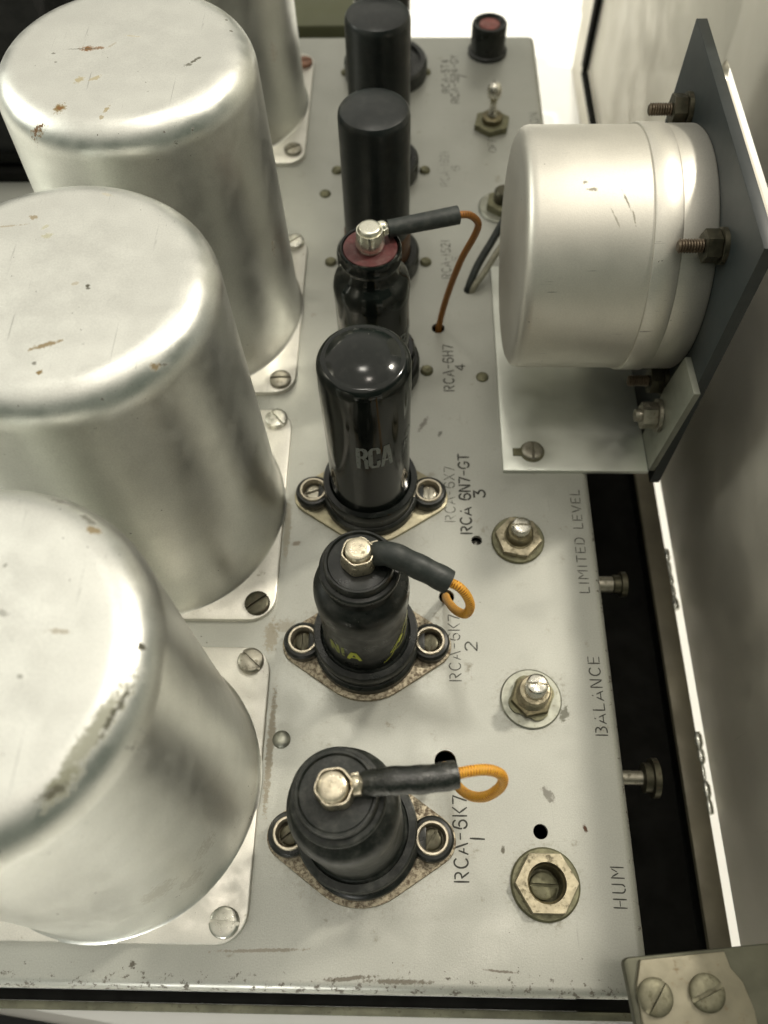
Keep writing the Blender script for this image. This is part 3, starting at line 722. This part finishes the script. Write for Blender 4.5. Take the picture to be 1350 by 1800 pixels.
t1 = thing('vacuum_tube', 'front stepped black metal tube leaning left, dusty top, orange lead to its right', 'vacuum tube', (XS - .2, TY[0] + .9, 0), (.4, -2.9, 0), 'black tubes in a row')
MB().lathe([(r * 1.035, z) for r, z in CAPPED], 96).build('shell', M['black_dusty'], t1, 30); cap_and_root(t1, 'cap')
t2 = thing('vacuum_tube', 'second tube from the front, stepped black shell with yellow-green print', 'vacuum tube', (XS, TY[1], 0), (0, 0, 0), 'black tubes in a row')
MB().lathe(CAPPED, 96).build('shell', M['black_satin'], t2, 30); cap_and_root(t2, 'cap')
t3 = thing('vacuum_tube', 'glossy black cylindrical tube with white RCA lettering', 'vacuum tube', (XS, TY[2], 0), (0, 0, 0), 'black tubes in a row')
MB().lathe(PLAIN3, 96).build('shell', M['black_gloss'], t3, 30)
t4 = thing('vacuum_tube', 'glossy black tube with a maroon disc under its bright cap', 'vacuum tube', (XS, TY[3], 0), (0, 0, 0), 'black tubes in a row')
MB().lathe(NARROW, 96).build('shell', M['black_gloss'], t4, 30)
MB().lathe([(8.45, 58.55), (8.3, 59.0), (0, 59.2)], 48).build('insulating_disc', M['maroon'], t4)
cap_and_root(t4, 'cap_bright', 3.4, 59.1, 67.0)
for lb, y, far in (('plain matte black tube just behind the tube with the maroon disc', TY[4], 0), ('plain matte black tube in the middle of the far three', TY[5], 1), ('farthest black tube, its top out of view', TY[6], 2)):
    t = thing('vacuum_tube', lb, 'vacuum tube', (XS, y, 0), (0, 0, 0), 'black tubes in a row')
    MB().lathe(PLAINF if far < 2 else [(r, z * 1.25 if z > 10 else z) for r, z in PLAINF], 96).build('shell', M['black_matte'], t, 30)
    MB().lathe([(12.35, 5.55), (12.7, 6), (12.7, 17), (12.35, 17.6)], 64).build('base_band', M['brown_bakelite'] if far == 0 else M['bakelite'], t)

def wrap(root, text, r, ang0, z, length, height, mat, width, font=GS, gap=.16, slope=0.0, name='printed_lettering', label=None):
    mb = MB()
    def place(u, v):
        a = R(ang0) + u / r
        return (r * math.cos(a), r * math.sin(a), z + v + slope * u)
    text_mesh(mb, text, length, height, place, width, font, gap)
    o = mb.build(name, M[mat], root, 180)
    if label: o['label'] = label
    return o
wrap(t3, 'RCA', 12.78, -101, 38.3, 10.2, 9.8, 'ink_white', .13, label='white RCA lettering')
wrap(t3, '6N7', 12.80, -28, 44.5, 6.5, 2.6, 'ink_white_faint', .22)
wrap(t3, 'RCA', 12.80, -32, 40.5, 7.0, 2.6, 'ink_white_faint', .22)
wrap(t4, 'RCA', 12.42, -40, 21.0, 10.5, 6.5, 'ink_white', .14)
wrap(t2, 'NI', 12.17, -136, 21.5, 4.6, 6.0, 'ink_green_faint', .16)
wrap(t2, 'A', 12.17, -110, 21.0, 3.6, 5.0, 'ink_green', .24)
def outline(root, pts, r, mat, w, name='printed_emblem'):
    """poly-line on the shell, points are (angle, z)"""
    mb = MB()
    P = [Vector((R(a) * r, z)) for a, z in pts]
    dense = [P[0]]
    for a, b in zip(P, P[1:]):
        for i in range(5): dense.append(a + (b - a) * (i + 1) / 5)
    P = dense; n = len(P); vs = []
    for i, p in enumerate(P):
        d = (P[min(i + 1, n - 1)] - P[max(i - 1, 0)]).normalized(); nn = Vector((-d.y, d.x)) * w / 2
        for q in (p + nn, p - nn): vs.append((r * math.cos(q.x / r), r * math.sin(q.x / r), q.y))
    mb.add(vs, [(2 * i, 2 * i + 1, 2 * i + 3, 2 * i + 2) for i in range(n - 1)])
    return mb.build(name, M[mat], root, 180)
outline(t2, [(-62, 15.5), (-50, 18), (-38, 24)], 12.17, 'ink_green', .35)
outline(t2, [(-52, 20.5), (-36, 20), (-24, 21.5), (-14, 27), (-10, 33)], 12.2, 'ink_green', .35)
outline(t2, [(-52, 20.5), (-40, 24.5), (-30, 27), (-18, 31)], 12.2, 'ink_green', .35)
outline(t2, [(-38, 23), (-29, 25.5)], 12.2, 'ink_green', 1.3)
outline(t2, [(-28, 30.5), (-20, 32.5), (-8, 33)], 12.25, 'ink_green_faint', .3)
outline(t1, [(-16, 17), (-8, 22), (0, 25)], 12.2, 'ink_green', .4)

# ================================================================== GRID CAP LEADS
def lead(label, cap, r_in, sleeve, r_sl, wire, r_w, sl_mat, wire_mat, clip_mat, tilt=0.0, hex_=True):
    root = thing('grid_cap_lead', label, 'cap lead', cap, (0, 0, 0), 'leads clipped to the tube caps')
    c = Vector(cap)
    sl = [Vector(p) - c for p in sleeve]; wr = [Vector(p) - c for p in wire]
    mb = MB()
    n = 28; ri = r_in; prof = []
    def wob(a, z): return .035 * math.cos(6 * a) + .02 * math.cos(2 * a + 1) if hex_ else 0.015 * math.cos(3 * a)
    d = (sl[0]); d.z = 0; ang = math.degrees(math.atan2(d.y, d.x))
    Mx = RX(tilt) @ RZ(ang)
    mb.lathe([(ri, -1.5), (ri + .95, -1.8), (ri + 1.0, -.8), (ri + .65, 1.2), (ri + .6, 3.0), (ri + .5, 3.5), (ri + .2, 3.5), (ri + .1, 3.0)], 60, Mx, closed=True, jitter=wob)
    # crimped neck that runs into the sleeve
    mb.tube([(Mx @ Vector((ri + .2, 0, 1.5))), (Mx @ Vector((ri + 1.6, 0, 1.6))), sl[0] + (sl[1] - sl[0]).normalized() * 2.5], lambda t: 1.7 + .5 * math.sin(t * 9), 12)
    mb.box(ri + .3, ri + 2.0, -2.3, 2.3, .2, 2.6, Mx, .3)
    mb.build('clip', M[clip_mat], root, 40)
    mb = MB()
    mb.tube(sl, lambda t: r_sl * (1 + .03 * math.sin(t * 23) - .10 * math.exp(-((t) / .12) ** 2)), 24, cap=False)
    mb.tube(sl, lambda t: r_sl * .72, 18, cap=False)
    mb.build('sleeve', M[sl_mat], root, 60)
    mb = MB(); mb.tube(wr, r_w, 16, res=12)
    mb.build('wire', M[wire_mat], root, 60)
    return root
cap1 = (XS - 3.2, TY[0] + .9, 60.0)
lead('orange looped lead with shiny black sleeve on the front tube', cap1, 3.4,
     [(-70.6, 38.6, 62.5), (-64.0, 38.8, 62.8), (-57.0, 39.3, 62.6), (-51.2, 40.4, 62.0)], 2.95,
     [(-57, 38.6, 62.6), (-51, 40.6, 62.0), (-45.4, 41.8, 60.5), (-41.9, 41.8, 57.5), (-40.7, 41.0, 54.0), (-41.5, 39.9, 50.0), (-44.2, 39.3, 45.0), (-47.2, 41.4, 37.0), (-49.5, 47.0, 24.0), (-50.3, 53.5, 10.0), (-50.3, 57.7, -5)], 1.2, 'sleeve', 'braid', 'cap', 4)
cap2 = (XS, TY[1], 60.0)
lead('orange looped lead with dull black sleeve on the green-printed tube', cap2, 3.35,
     [(-70.2, 92.8, 63.4), (-66.0, 91.6, 62.6), (-59.0, 89.3, 60.6), (-51.6, 86.5, 58.0)], 3.1,
     [(-57, 88.9, 60.3), (-51.6, 86.6, 58), (-49.1, 85.6, 57), (-47.0, 84.4, 54.0), (-46.1, 83.5, 50.0), (-47.0, 83.8, 45.0), (-48.8, 89.2, 35.0), (-49.8, 98.8, 19.0), (-49.5, 106.5, 5.0), (-49, 108.6, -5)], 1.2, 'sleeve_dull', 'braid', 'cap', 0)
cap4 = (XS, TY[3], 62.3)
lead('brown lead with black sleeve on the maroon-topped tube', cap4, 3.5,
     [(-68.2, 203.4, 66.0), (-46.5, 209.9, 62.0)], 2.95,
     [(-52, 207.8, 63.4), (-46.6, 209.9, 62), (-42.6, 211.5, 60.5), (-39.6, 213.6, 55.5), (-40.2, 215.2, 49), (-43.4, 217.0, 38), (-46.2, 219.2, 24), (-48.4, 220.2, 11), (-49.6, 220.0, 2), (-50.0, 219.9, -6)], 1.15, 'sleeve_dull', 'braid_dark', 'cap_bright', 0, False)

# ================================================================== CONTROLS
pot = thing('level_control', 'slotted shaft in a hex nut on olive washer, beside LIMITED LEVEL', 'control', (-25.5, 128.8, 0), group='slotted controls on the chassis')
MB().lathe([(8.5, .05), (8.6, .5), (8.2, .95), (4.4, .95)], 56).build('washer', M['washer_olive'], pot)
mb = MB(); mb.prism(ngon(7.6, 6, -72), .95, 3.1, None, .35); mb.build('nut', M['nut'], pot)
mb = MB(); mb.lathe([(4.6, 3.1), (4.7, 3.4), (4.2, 3.6), (4.2, 6.2), (3.7, 6.6), (3.2, 6.6)], 40); mb.build('bushing', M['bush'], pot)
mb = MB(); slotted(mb, 3.0, 4.2, .75, 1.5, 0, T(.1, .3, 6.0), dome=.12); mb.build('shaft', M['shaft'], pot, 40)
pot = thing('balance_control', 'tall slotted shaft rising from a pale toothed washer, beside BALANCE', 'control', (-24.9, 76.0, 0), group='slotted controls on the chassis')
MB().lathe([(8.9, .05), (9.0, .4), (8.6, .7), (4.4, .75)], 56).build('washer', M['washer_pale'], pot)
mb = MB(); mb.lathe([(6.3, .75), (6.4, 1.5), (5.4, 1.7), (4.6, 1.7)], 72, jitter=lambda a, z: .09 * math.copysign(abs(math.sin(4 * a)) ** .5, math.sin(4 * a))); mb.build('lock_washer', M['washer_olive'], pot)
mb = MB(); mb.prism(ngon(6.3, 6, 12), 1.7, 3.6, None, .4); mb.build('nut', M['bush'], pot)
mb = MB()
pr = [(4.6, 3.6)]
for k in range(7): pr += [(4.7, 3.9 + k * .7), (4.35, 4.25 + k * .7)]
pr += [(4.2, 8.8), (3.3, 9.0)]
mb.lathe(pr, 40); mb.build('bushing', M['nut'], pot)
mb = MB(); slotted(mb, 3.1, 8.6, .75, 1.7, -2, T(0, 0, 6.0), dome=.08); mb.build('shaft', M['shaft'], pot, 40)
pot = thing('hum_control', 'recessed slotted control inside a wide crusty hex nut, beside HUM', 'control', (-24.6, 26.0, 0), group='slotted controls on the chassis')
MB().lathe([(5.2, .05), (9.15, .05), (9.2, .5), (8.7, 1.0), (5.2, 1.0)], 56, closed=True).build('washer', M['washer_olive'], pot)
mb = MB(); hexp = ngon(8.4, 6, -62)
vo = [(x, y) for x, y in hexp]
n = 48
ri = 5.1
def hexr(a):
    a = a % (PI / 3) - PI / 6
    return 8.4 * math.cos(PI / 6) / math.cos(a)
vs = []; fs = []
for j, (k, z) in enumerate(((1, 1.0), (1, 3.2), (.94, 3.6), (0, 3.6), (0, -3.5))):
    for i in range(n):
        a = 2 * PI * i / n
        rr = ri + (hexr(a) - ri) * k
        vs.append((rr * math.cos(a), rr * math.sin(a), z))
for j in range(4):
    for i in range(n): fs.append((j * n + i, j * n + (i + 1) % n, (j + 1) * n + (i + 1) % n, (j + 1) * n + i))
mb.add(vs, fs); mb.build('nut', M['nut'], pot, 25)
mb = MB(); mb.lathe([(5.0, -8), (5.0, 1.8), (4.5, 2.0), (4.4, -2.6), (4.4, -8)], 40, closed=True); mb.build('bushing', M['bush'], pot)
mb = MB(); slotted(mb, 3.6, 3.0, .9, 1.4, -2, T(0, 0, -5.0), dome=.1); mb.lathe([(4.4, -8), (4.4, -5), (0, -5)], 30); mb.build('shaft', M['washer_olive'], pot, 40)

sw = thing('toggle_switch', 'metal ball-ended toggle switch in a dark hex nut', 'switch', (-24.2, 340.5, 0), (0, 0, 8))
mb = MB(); mb.prism(ngon(8.4, 6, 12), .05, 2.8, None, .4); mb.build('nut', M['washer_olive'], sw)
mb = MB(); mb.lathe([(4.6, 2.6), (4.6, 5.2), (4.0, 5.6), (2.4, 5.6), (2.2, 4.5)], 40); mb.build('bushing', M['bush'], sw)
mb = MB(); mb.lathe([(2.4, 4.5), (2.5, 5.6), (1.7, 7), (1.5, 10), (1.8, 12.5), (2.7, 13.6), (3.2, 15.6), (3.1, 17.6), (2.2, 19.4), (0, 20)], 32, RX(-4)); mb.build('lever', M['shaft'], sw, 60)

fh = thing('pilot_lamp', 'short black round lamp holder with a dusty red jewel', 'pilot lamp', (-23.7, 396.5, 0))
mb = MB(); mb.lathe([(9.4, .05), (9.4, 1.5), (8.2, 2), (8.2, 13.8), (7.7, 14.6), (6.6, 14.6), (5.8, 13.2), (0, 13.0)], 64, jitter=lambda a, z: .006 * math.cos(36 * a) if 2 < z < 14 else 0)
mb.build('body', M['bakelite'], fh); MB().lathe([(4.9, 13.0), (4.6, 13.9), (2.5, 14.4), (0, 14.5)], 40).build('jewel', M['jewel'], fh, 50)

kb = thing('threaded_stud', 'dark nut and stud on a grey washer, half hidden by the meter', 'nut', (-22.6, 286.5, 0))
MB().lathe([(9.5, .05), (9.6, .6), (9.0, 1.1), (4, 1.1)], 48).build('washer', M['washer_pale'], kb)
mb = MB(); mb.prism(ngon(6.8, 6, 20), 1.1, 4.0, None, .4); mb.build('nut', M['washer_olive'], kb)
mb = MB(); mb.lathe([(3.6, 4), (3.6, 8.5), (3.0, 9.2), (0, 9.2)], 32); mb.build('stem', M['screw_dark'], kb)

cb = thing('meter_cable', 'dark sleeved cable leaving a hole beside the round meter', 'cable', (-37.5, 239.8, 0))
mb = MB(); mb.tube([(-.4, 0, -5), (-.2, .6, 1), (3.0, 6.5, 6.5), (8.5, 14, 12), (14, 20, 19), (20, 22, 25)], 1.5, 14); mb.build('black_sleeve', M['sleeve_dull'], cb)
mb = MB(); mb.tube([(1.0, -.6, -5), (1.3, -.4, 1), (5.0, 3.5, 4.5), (10.5, 10.5, 9.5), (16, 16, 16), (20, 19, 24)], 1.25, 14); mb.build('grey_wire', M['cable_grey'], cb)

# ================================================================== METER, ITS PLATE AND BRACKET
YM, ZM = 203.0, 54.0
met = thing('meter_can', 'round silver meter can lying on its side against the black plate', 'meter', (0, YM, ZM))
RM = 36.0
prof = [(0, -30.0), (RM * .5, -29.95), (RM - 5, -29.9), (RM - 2.4, -29.5), (RM - 1.0, -28.7), (RM - .3, -27.6), (RM, -26.2)]
for x in (-18, -10, -3, 3.5): prof.append((RM, x))
prof += [(RM, 4.6)]
MB().lathe(prof, 128, AX).build('shell', M['meter_can'], met, 40)
MB().lathe([(RM - .2, 4.6), (RM + .55, 4.65), (RM + .7, 4.95), (RM + .7, 11.9), (RM + .5, 12.15), (RM, 12.2)], 128, AX).build('rim_band', M['meter_can'], met, 40)
MB().lathe([(RM - .1, 12.2), (RM + .25, 12.3), (RM + .25, 21.3), (RM - .2, 21.95), (RM - 6, 21.95)], 128, AX).build('rear_ring', M['meter_can'], met, 40)

pl = thing('meter_plate', 'upright black insulating plate holding the round meter', 'mounting plate', (22, YM, 0))
mb = MB(); mb.prism([(0.0, -48.5), (3.2, -48.5), (3.2, 46.5), (0, 46.5)], -5, 99.5, None, .25)
mb.build('black_sheet', M['phenolic'], pl)
def stud(y, z, turn):
    mb = MB(); pr = [(0, -12.2)]
    pr.append((1.3, -12.2))
    k = -12.0
    while k < -.5:
        pr += [(1.9, k + .25), (1.55, k + .6)]; k += .75
    pr.append((1.6, 0)); mb.lathe(pr, 24, T(0, y, z) @ AX)
    o = mb.build('stud', M['bolt_brown'], pl, 20)
    mb = MB(); mb.prism(ngon(4.5, 6, turn), -5.4, -1.4, T(0, y, z) @ AX, .4); mb.lathe([(4.9, -1.3), (4.9, -.02), (1.9, -.02)], 32, T(0, y, z) @ AX)
    mb.build('nut', M['screw_dark'], o)
for y, z, t in ((28.4, 28.8, 10), (-28.5, 28.0, 25), (28.4, -28.8, 0), (-28.5, -28.6, 40)): stud(y, z + ZM, t)

br = thing('meter_bracket', 'bent grey aluminium bracket screwed to the chassis under the meter', 'bracket', (0, 0, 0))
mb = MB(); mb.box(-28.9, 20.0, 154.8, 251, 0.05, 1.7, None, .3); mb.build('foot', M['bracket'], br)
for y0, nm in ((155.0, 1), (236.0, 0)):
    mb = MB()
    Mv = T(20, 0, 0) @ RY(-90)            # polygon (z, y) stood up in the plane x = 20
    prof2 = [(1.7, y0), (49.3, y0 - 4.6), (48.2, y0 + 10), (28, y0 + 14), (1.7, y0 + 15)] if nm else [(1.7, y0), (48, y0), (48, y0 + 14), (1.7, y0 + 15)]
    mb.prism([(a, b) for a, b in prof2], -1.95, -.05, Mv, .25)
    mb.build('upright_tab', M['tab'], br)
mb = MB(); slotted(mb, 3.7, 2.0, .9, 1.2, 90, T(-18.7, 162.3, 1.7)); mb.build('screw', M['screw'], br, 40)
mb = MB(); mb.lathe([(4.2, 1.72), (4.2, 2.1), (2, 2.1)], 30, T(-18.7, 162.3, 0)); mb.box(-25.3, -22, 160.6, 163.6, 1.72, 2.3, None, .2); mb.build('lock_washer', M['washer_olive'], br)
mb = MB(); Mh = T(20, 164.2, 20.5) @ AX
mb.prism(ngon(4.4, 6, 15), -6.0, -1.2, Mh, .5); mb.lathe([(5.4, -1.2), (5.4, -.1), (2, -.1)], 36, Mh); mb.lathe([(0, -8.0), (1.9, -8.0), (2.1, -7.6), (2.1, -6)], 20, Mh)
mb.build('hex_bolt', M['screw'], br, 40)

# ================================================================== RIGHT-HAND PANEL, RAIL AND SLIT HARDWARE
pn = thing('rack_panel', 'tall brushed aluminium panel standing along the right side', 'panel', (45.4, 0, 0))
def panel_mesh():
    # outline in (y, z), slot cut through it; far end raised out of view to shade the chassis
    bm = bmesh.new()
    outer = [(-12, -60), (482, -60), (482, 236), (300, 236), (226, 98), (-12, 98)]
    y0, y1, z0, z1 = 172, 278, 63.5, 70.5
    def slot():
        out = []; r = (z1 - z0) / 2; zc = (z0 + z1) / 2
        for k in range(9): a = R(-90 + 22.5 * k); out.append((y1 - r + r * math.cos(a), zc + r * math.sin(a)))
        for k in range(9): a = R(90 + 22.5 * k); out.append((y0 + r + r * math.cos(a), zc + r * math.sin(a)))
        return out
    a = [bm.verts.new((0, y, z)) for y, z in outer]; b = [bm.verts.new((0, y, z)) for y, z in slot()]
    ed = [bm.edges.new((l[i], l[(i + 1) % len(l)])) for l in (a, b) for i in range(len(l))]
    bmesh.ops.triangle_fill(bm, use_beauty=True, use_dissolve=False, edges=ed)
    return bm
bm = panel_mesh()
bmesh.ops.recalc_face_normals(bm, faces=bm.faces)
bmesh.ops.scale(bm, vec=(S, S, S), verts=bm.verts)
me = bpy.data.meshes.new('panel_sheet'); bm.to_mesh(me); bm.free()
tmp = bpy.data.objects.new('tmp', me); C.objects.link(tmp)
so = tmp.modifiers.new('s', 'SOLIDIFY'); so.thickness = 3 * S; so.offset = 0
bv = tmp.modifiers.new('b', 'BEVEL'); bv.width = .5 * S; bv.segments = 2; bv.limit_method = 'ANGLE'
dg = bpy.context.evaluated_depsgraph_get()
me2 = bpy.data.meshes.new_from_object(tmp.evaluated_get(dg)); bpy.data.objects.remove(tmp)
me2.materials.clear(); me2.materials.append(M['panel']); me2.shade_smooth(); me2.set_sharp_from_angle(angle=R(35))
o = bpy.data.objects.new('panel_sheet', me2); C.objects.link(o); o.parent = pn; o.location = (1.5 * S, 0, 0)

bg = thing('back_sheet', 'pale aluminium sheet beyond the far end of the panel', 'panel', (47, 0, 0))
mb = MB(); mb.box(0, 2, 486, 534, -94.9, 80); mb.box(0, 2, 372, 486, -94.9, -66); mb.box(0.0, 2, 534, 541, -60, 80); mb.build('sheet', M['panel'], bg)
gk = thing('black_strip', 'thin black angled strip edging the far corner of the panel', 'strip', (42.0, 0, 0))
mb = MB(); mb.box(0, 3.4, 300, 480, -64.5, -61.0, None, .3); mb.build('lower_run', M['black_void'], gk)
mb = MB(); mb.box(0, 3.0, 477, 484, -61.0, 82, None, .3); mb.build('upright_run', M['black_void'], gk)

rl = thing('side_rail', 'dark bronze rail running below the gap beside the chassis', 'rail', (0, 0, 0))
mb = MB(); mb.box(35.6, 42.9, -6, 262, -62.5, -60, None, .4); mb.build('flange', M['rail_brown'], rl)
mb = MB(); mb.box(-6, 35.5, -6, 262, -72, -69.5, None, .2); mb.box(37.0, 39.0, -6, 262, -94.5, -62.6); mb.build('gap_shade_web', M['black_void'], rl)  # black sheet put in as the deep shade of the gap
def hinge(label, y0, y1, n):
    t = thing('hinge_knuckle', label, 'hinge', (43.4, (y0 + y1) / 2, -61), group='hinge pieces in the slit')
    mb = MB(); L = y1 - y0; pr = [(0, -L / 2)]
    for k in range(n):
        z = -L / 2 + L * k / n; w = L / n; r = random.uniform(.8, 1.9)
        pr += [(r * .8, z + .05 * w), (r, z + .2 * w), (r, z + .7 * w), (r * .7, z + .92 * w)]
    pr.append((0, L / 2))
    mb.lathe(pr, 24, RX(-90)); mb.build('barrel', M['zinc'], t)
hinge('bright hinge knuckle in the slit nearer the meter', 131, 158, 5)
hinge('bright hinge knuckle in the slit nearer the front corner', 55, 84, 5)

def shaft(label, y, z, r, rw, x1):
    t = thing('side_spacer', label, 'spacer', (0, y, z), group='round spacers beside the chassis')
    MB().lathe([(r, .1), (r, x1 - 4)], 32, AX).build('rod', M['screw'], t)  # rod and washer take darker metals to paint in the gap's shadow
    MB().lathe([(r, x1 - 5), (rw * .75, x1 - 4.6), (rw * .75, x1 - 2.4), (rw, x1 - 2.2), (rw, x1 - .4), (rw * .5, x1), (0, x1)], 40, AX).build('washer', M['screw_dark'], t)
shaft('thick metal spacer in the dark gap beside LIMITED LEVEL', 125.0, -25, 2.8, 4.4, 15)
shaft('thin metal spacer with round washer in the dark gap, nearest the front', 59.4, -25, 2.2, 6.0, 16.5)

# ================================================================== CORNER BRACKET, FRONT LIP, SURROUNDINGS
cbk = thing('corner_ear', 'dull steel corner bracket with two slotted screws at lower right', 'bracket', (0, 0, 22), (0, 0, 6))
mb = MB(); mb.prism(rrect(-11.2, 60, -34, 9.6, 1.5, 4), 0, 2.6, None, .6); mb.build('ear_plate', M['ear'], cbk)
pts = [(-7.6, 8.9), (-9.6, 4), (-10.0, -3), (-8.5, -10), (-7, -20), (12.6, -20), (14.6, -10), (15.2, -3), (14.2, 2.5), (12.3, 5.5), (11.8, 8.9)][::-1]
mb = MB(); mb.prism(pts[::-1] if False else pts[::-1], 2.62, 4.0, None, .5); mb.build('raised_boss', M['boss'], cbk)
for x, y, t in ((-6.2, 1.4, 48), (5.4, 1.2, 18)):
    mb = MB(); slotted(mb, 3.9, 1.7, 1.0, 1.1, t, T(x, y, 4.0), dome=.5); mb.build('screw', M['ear_screw'], cbk, 40)

fl = thing('front_lip', 'stained steel lip along the front below the chassis edge', 'rail', (0, 0, 0))
mb = MB(); mb.box(-300, 10, -3.6, -.4, -64, -60.5, None, .2); mb.build('shade_bar', M['black_void'], fl)  # black bar stands in for shade on the chassis front flange
mb = MB(); mb.box(-300, 10, -6.1, -3.7, -63, -60, None, .4); mb.build('lip', M['front_rail'], fl)
bx = thing('black_case', 'black equipment case standing at the upper left', 'case', (-240, 303, 0))
mb = MB(); mb.box(-60, 42, 6, 110, 0.2, 118, None, 2); mb.build('housing', M['case_black'], bx)
mb = MB(); mb.box(-60, 42, 0, 5.9, 0.2, 5, None, .6); mb.box(-60, 42, 3, 5.9, 8, 11, None, .6); mb.build('foot_rail', M['black_void'], bx)
ob = thing('olive_case', 'olive drab metal case standing behind the chassis', 'case', (-112, 480, -95))
mb = MB(); mb.box(-60, 22, -60, 90, 0, 95, None, 1.5); mb.build('housing', M['case_olive'], ob)
bs = thing('black_strap', 'black strap lying on the table at the lower left', 'strap', (-170, -12.5, -95), (0, 0, -7))
mb = MB(); mb.box(-60, 60, -40, 0, 0, 2, None, .5); mb.build('band', M['case_black'], bs)

# ------------------------------------------------------------------ render settings
scene.render.engine = 'CYCLES'
scene.cycles.max_bounces = 8
scene.cycles.glossy_bounces = 5
scene.cycles.transparent_max_bounces = 8
scene.cycles.use_denoising = True
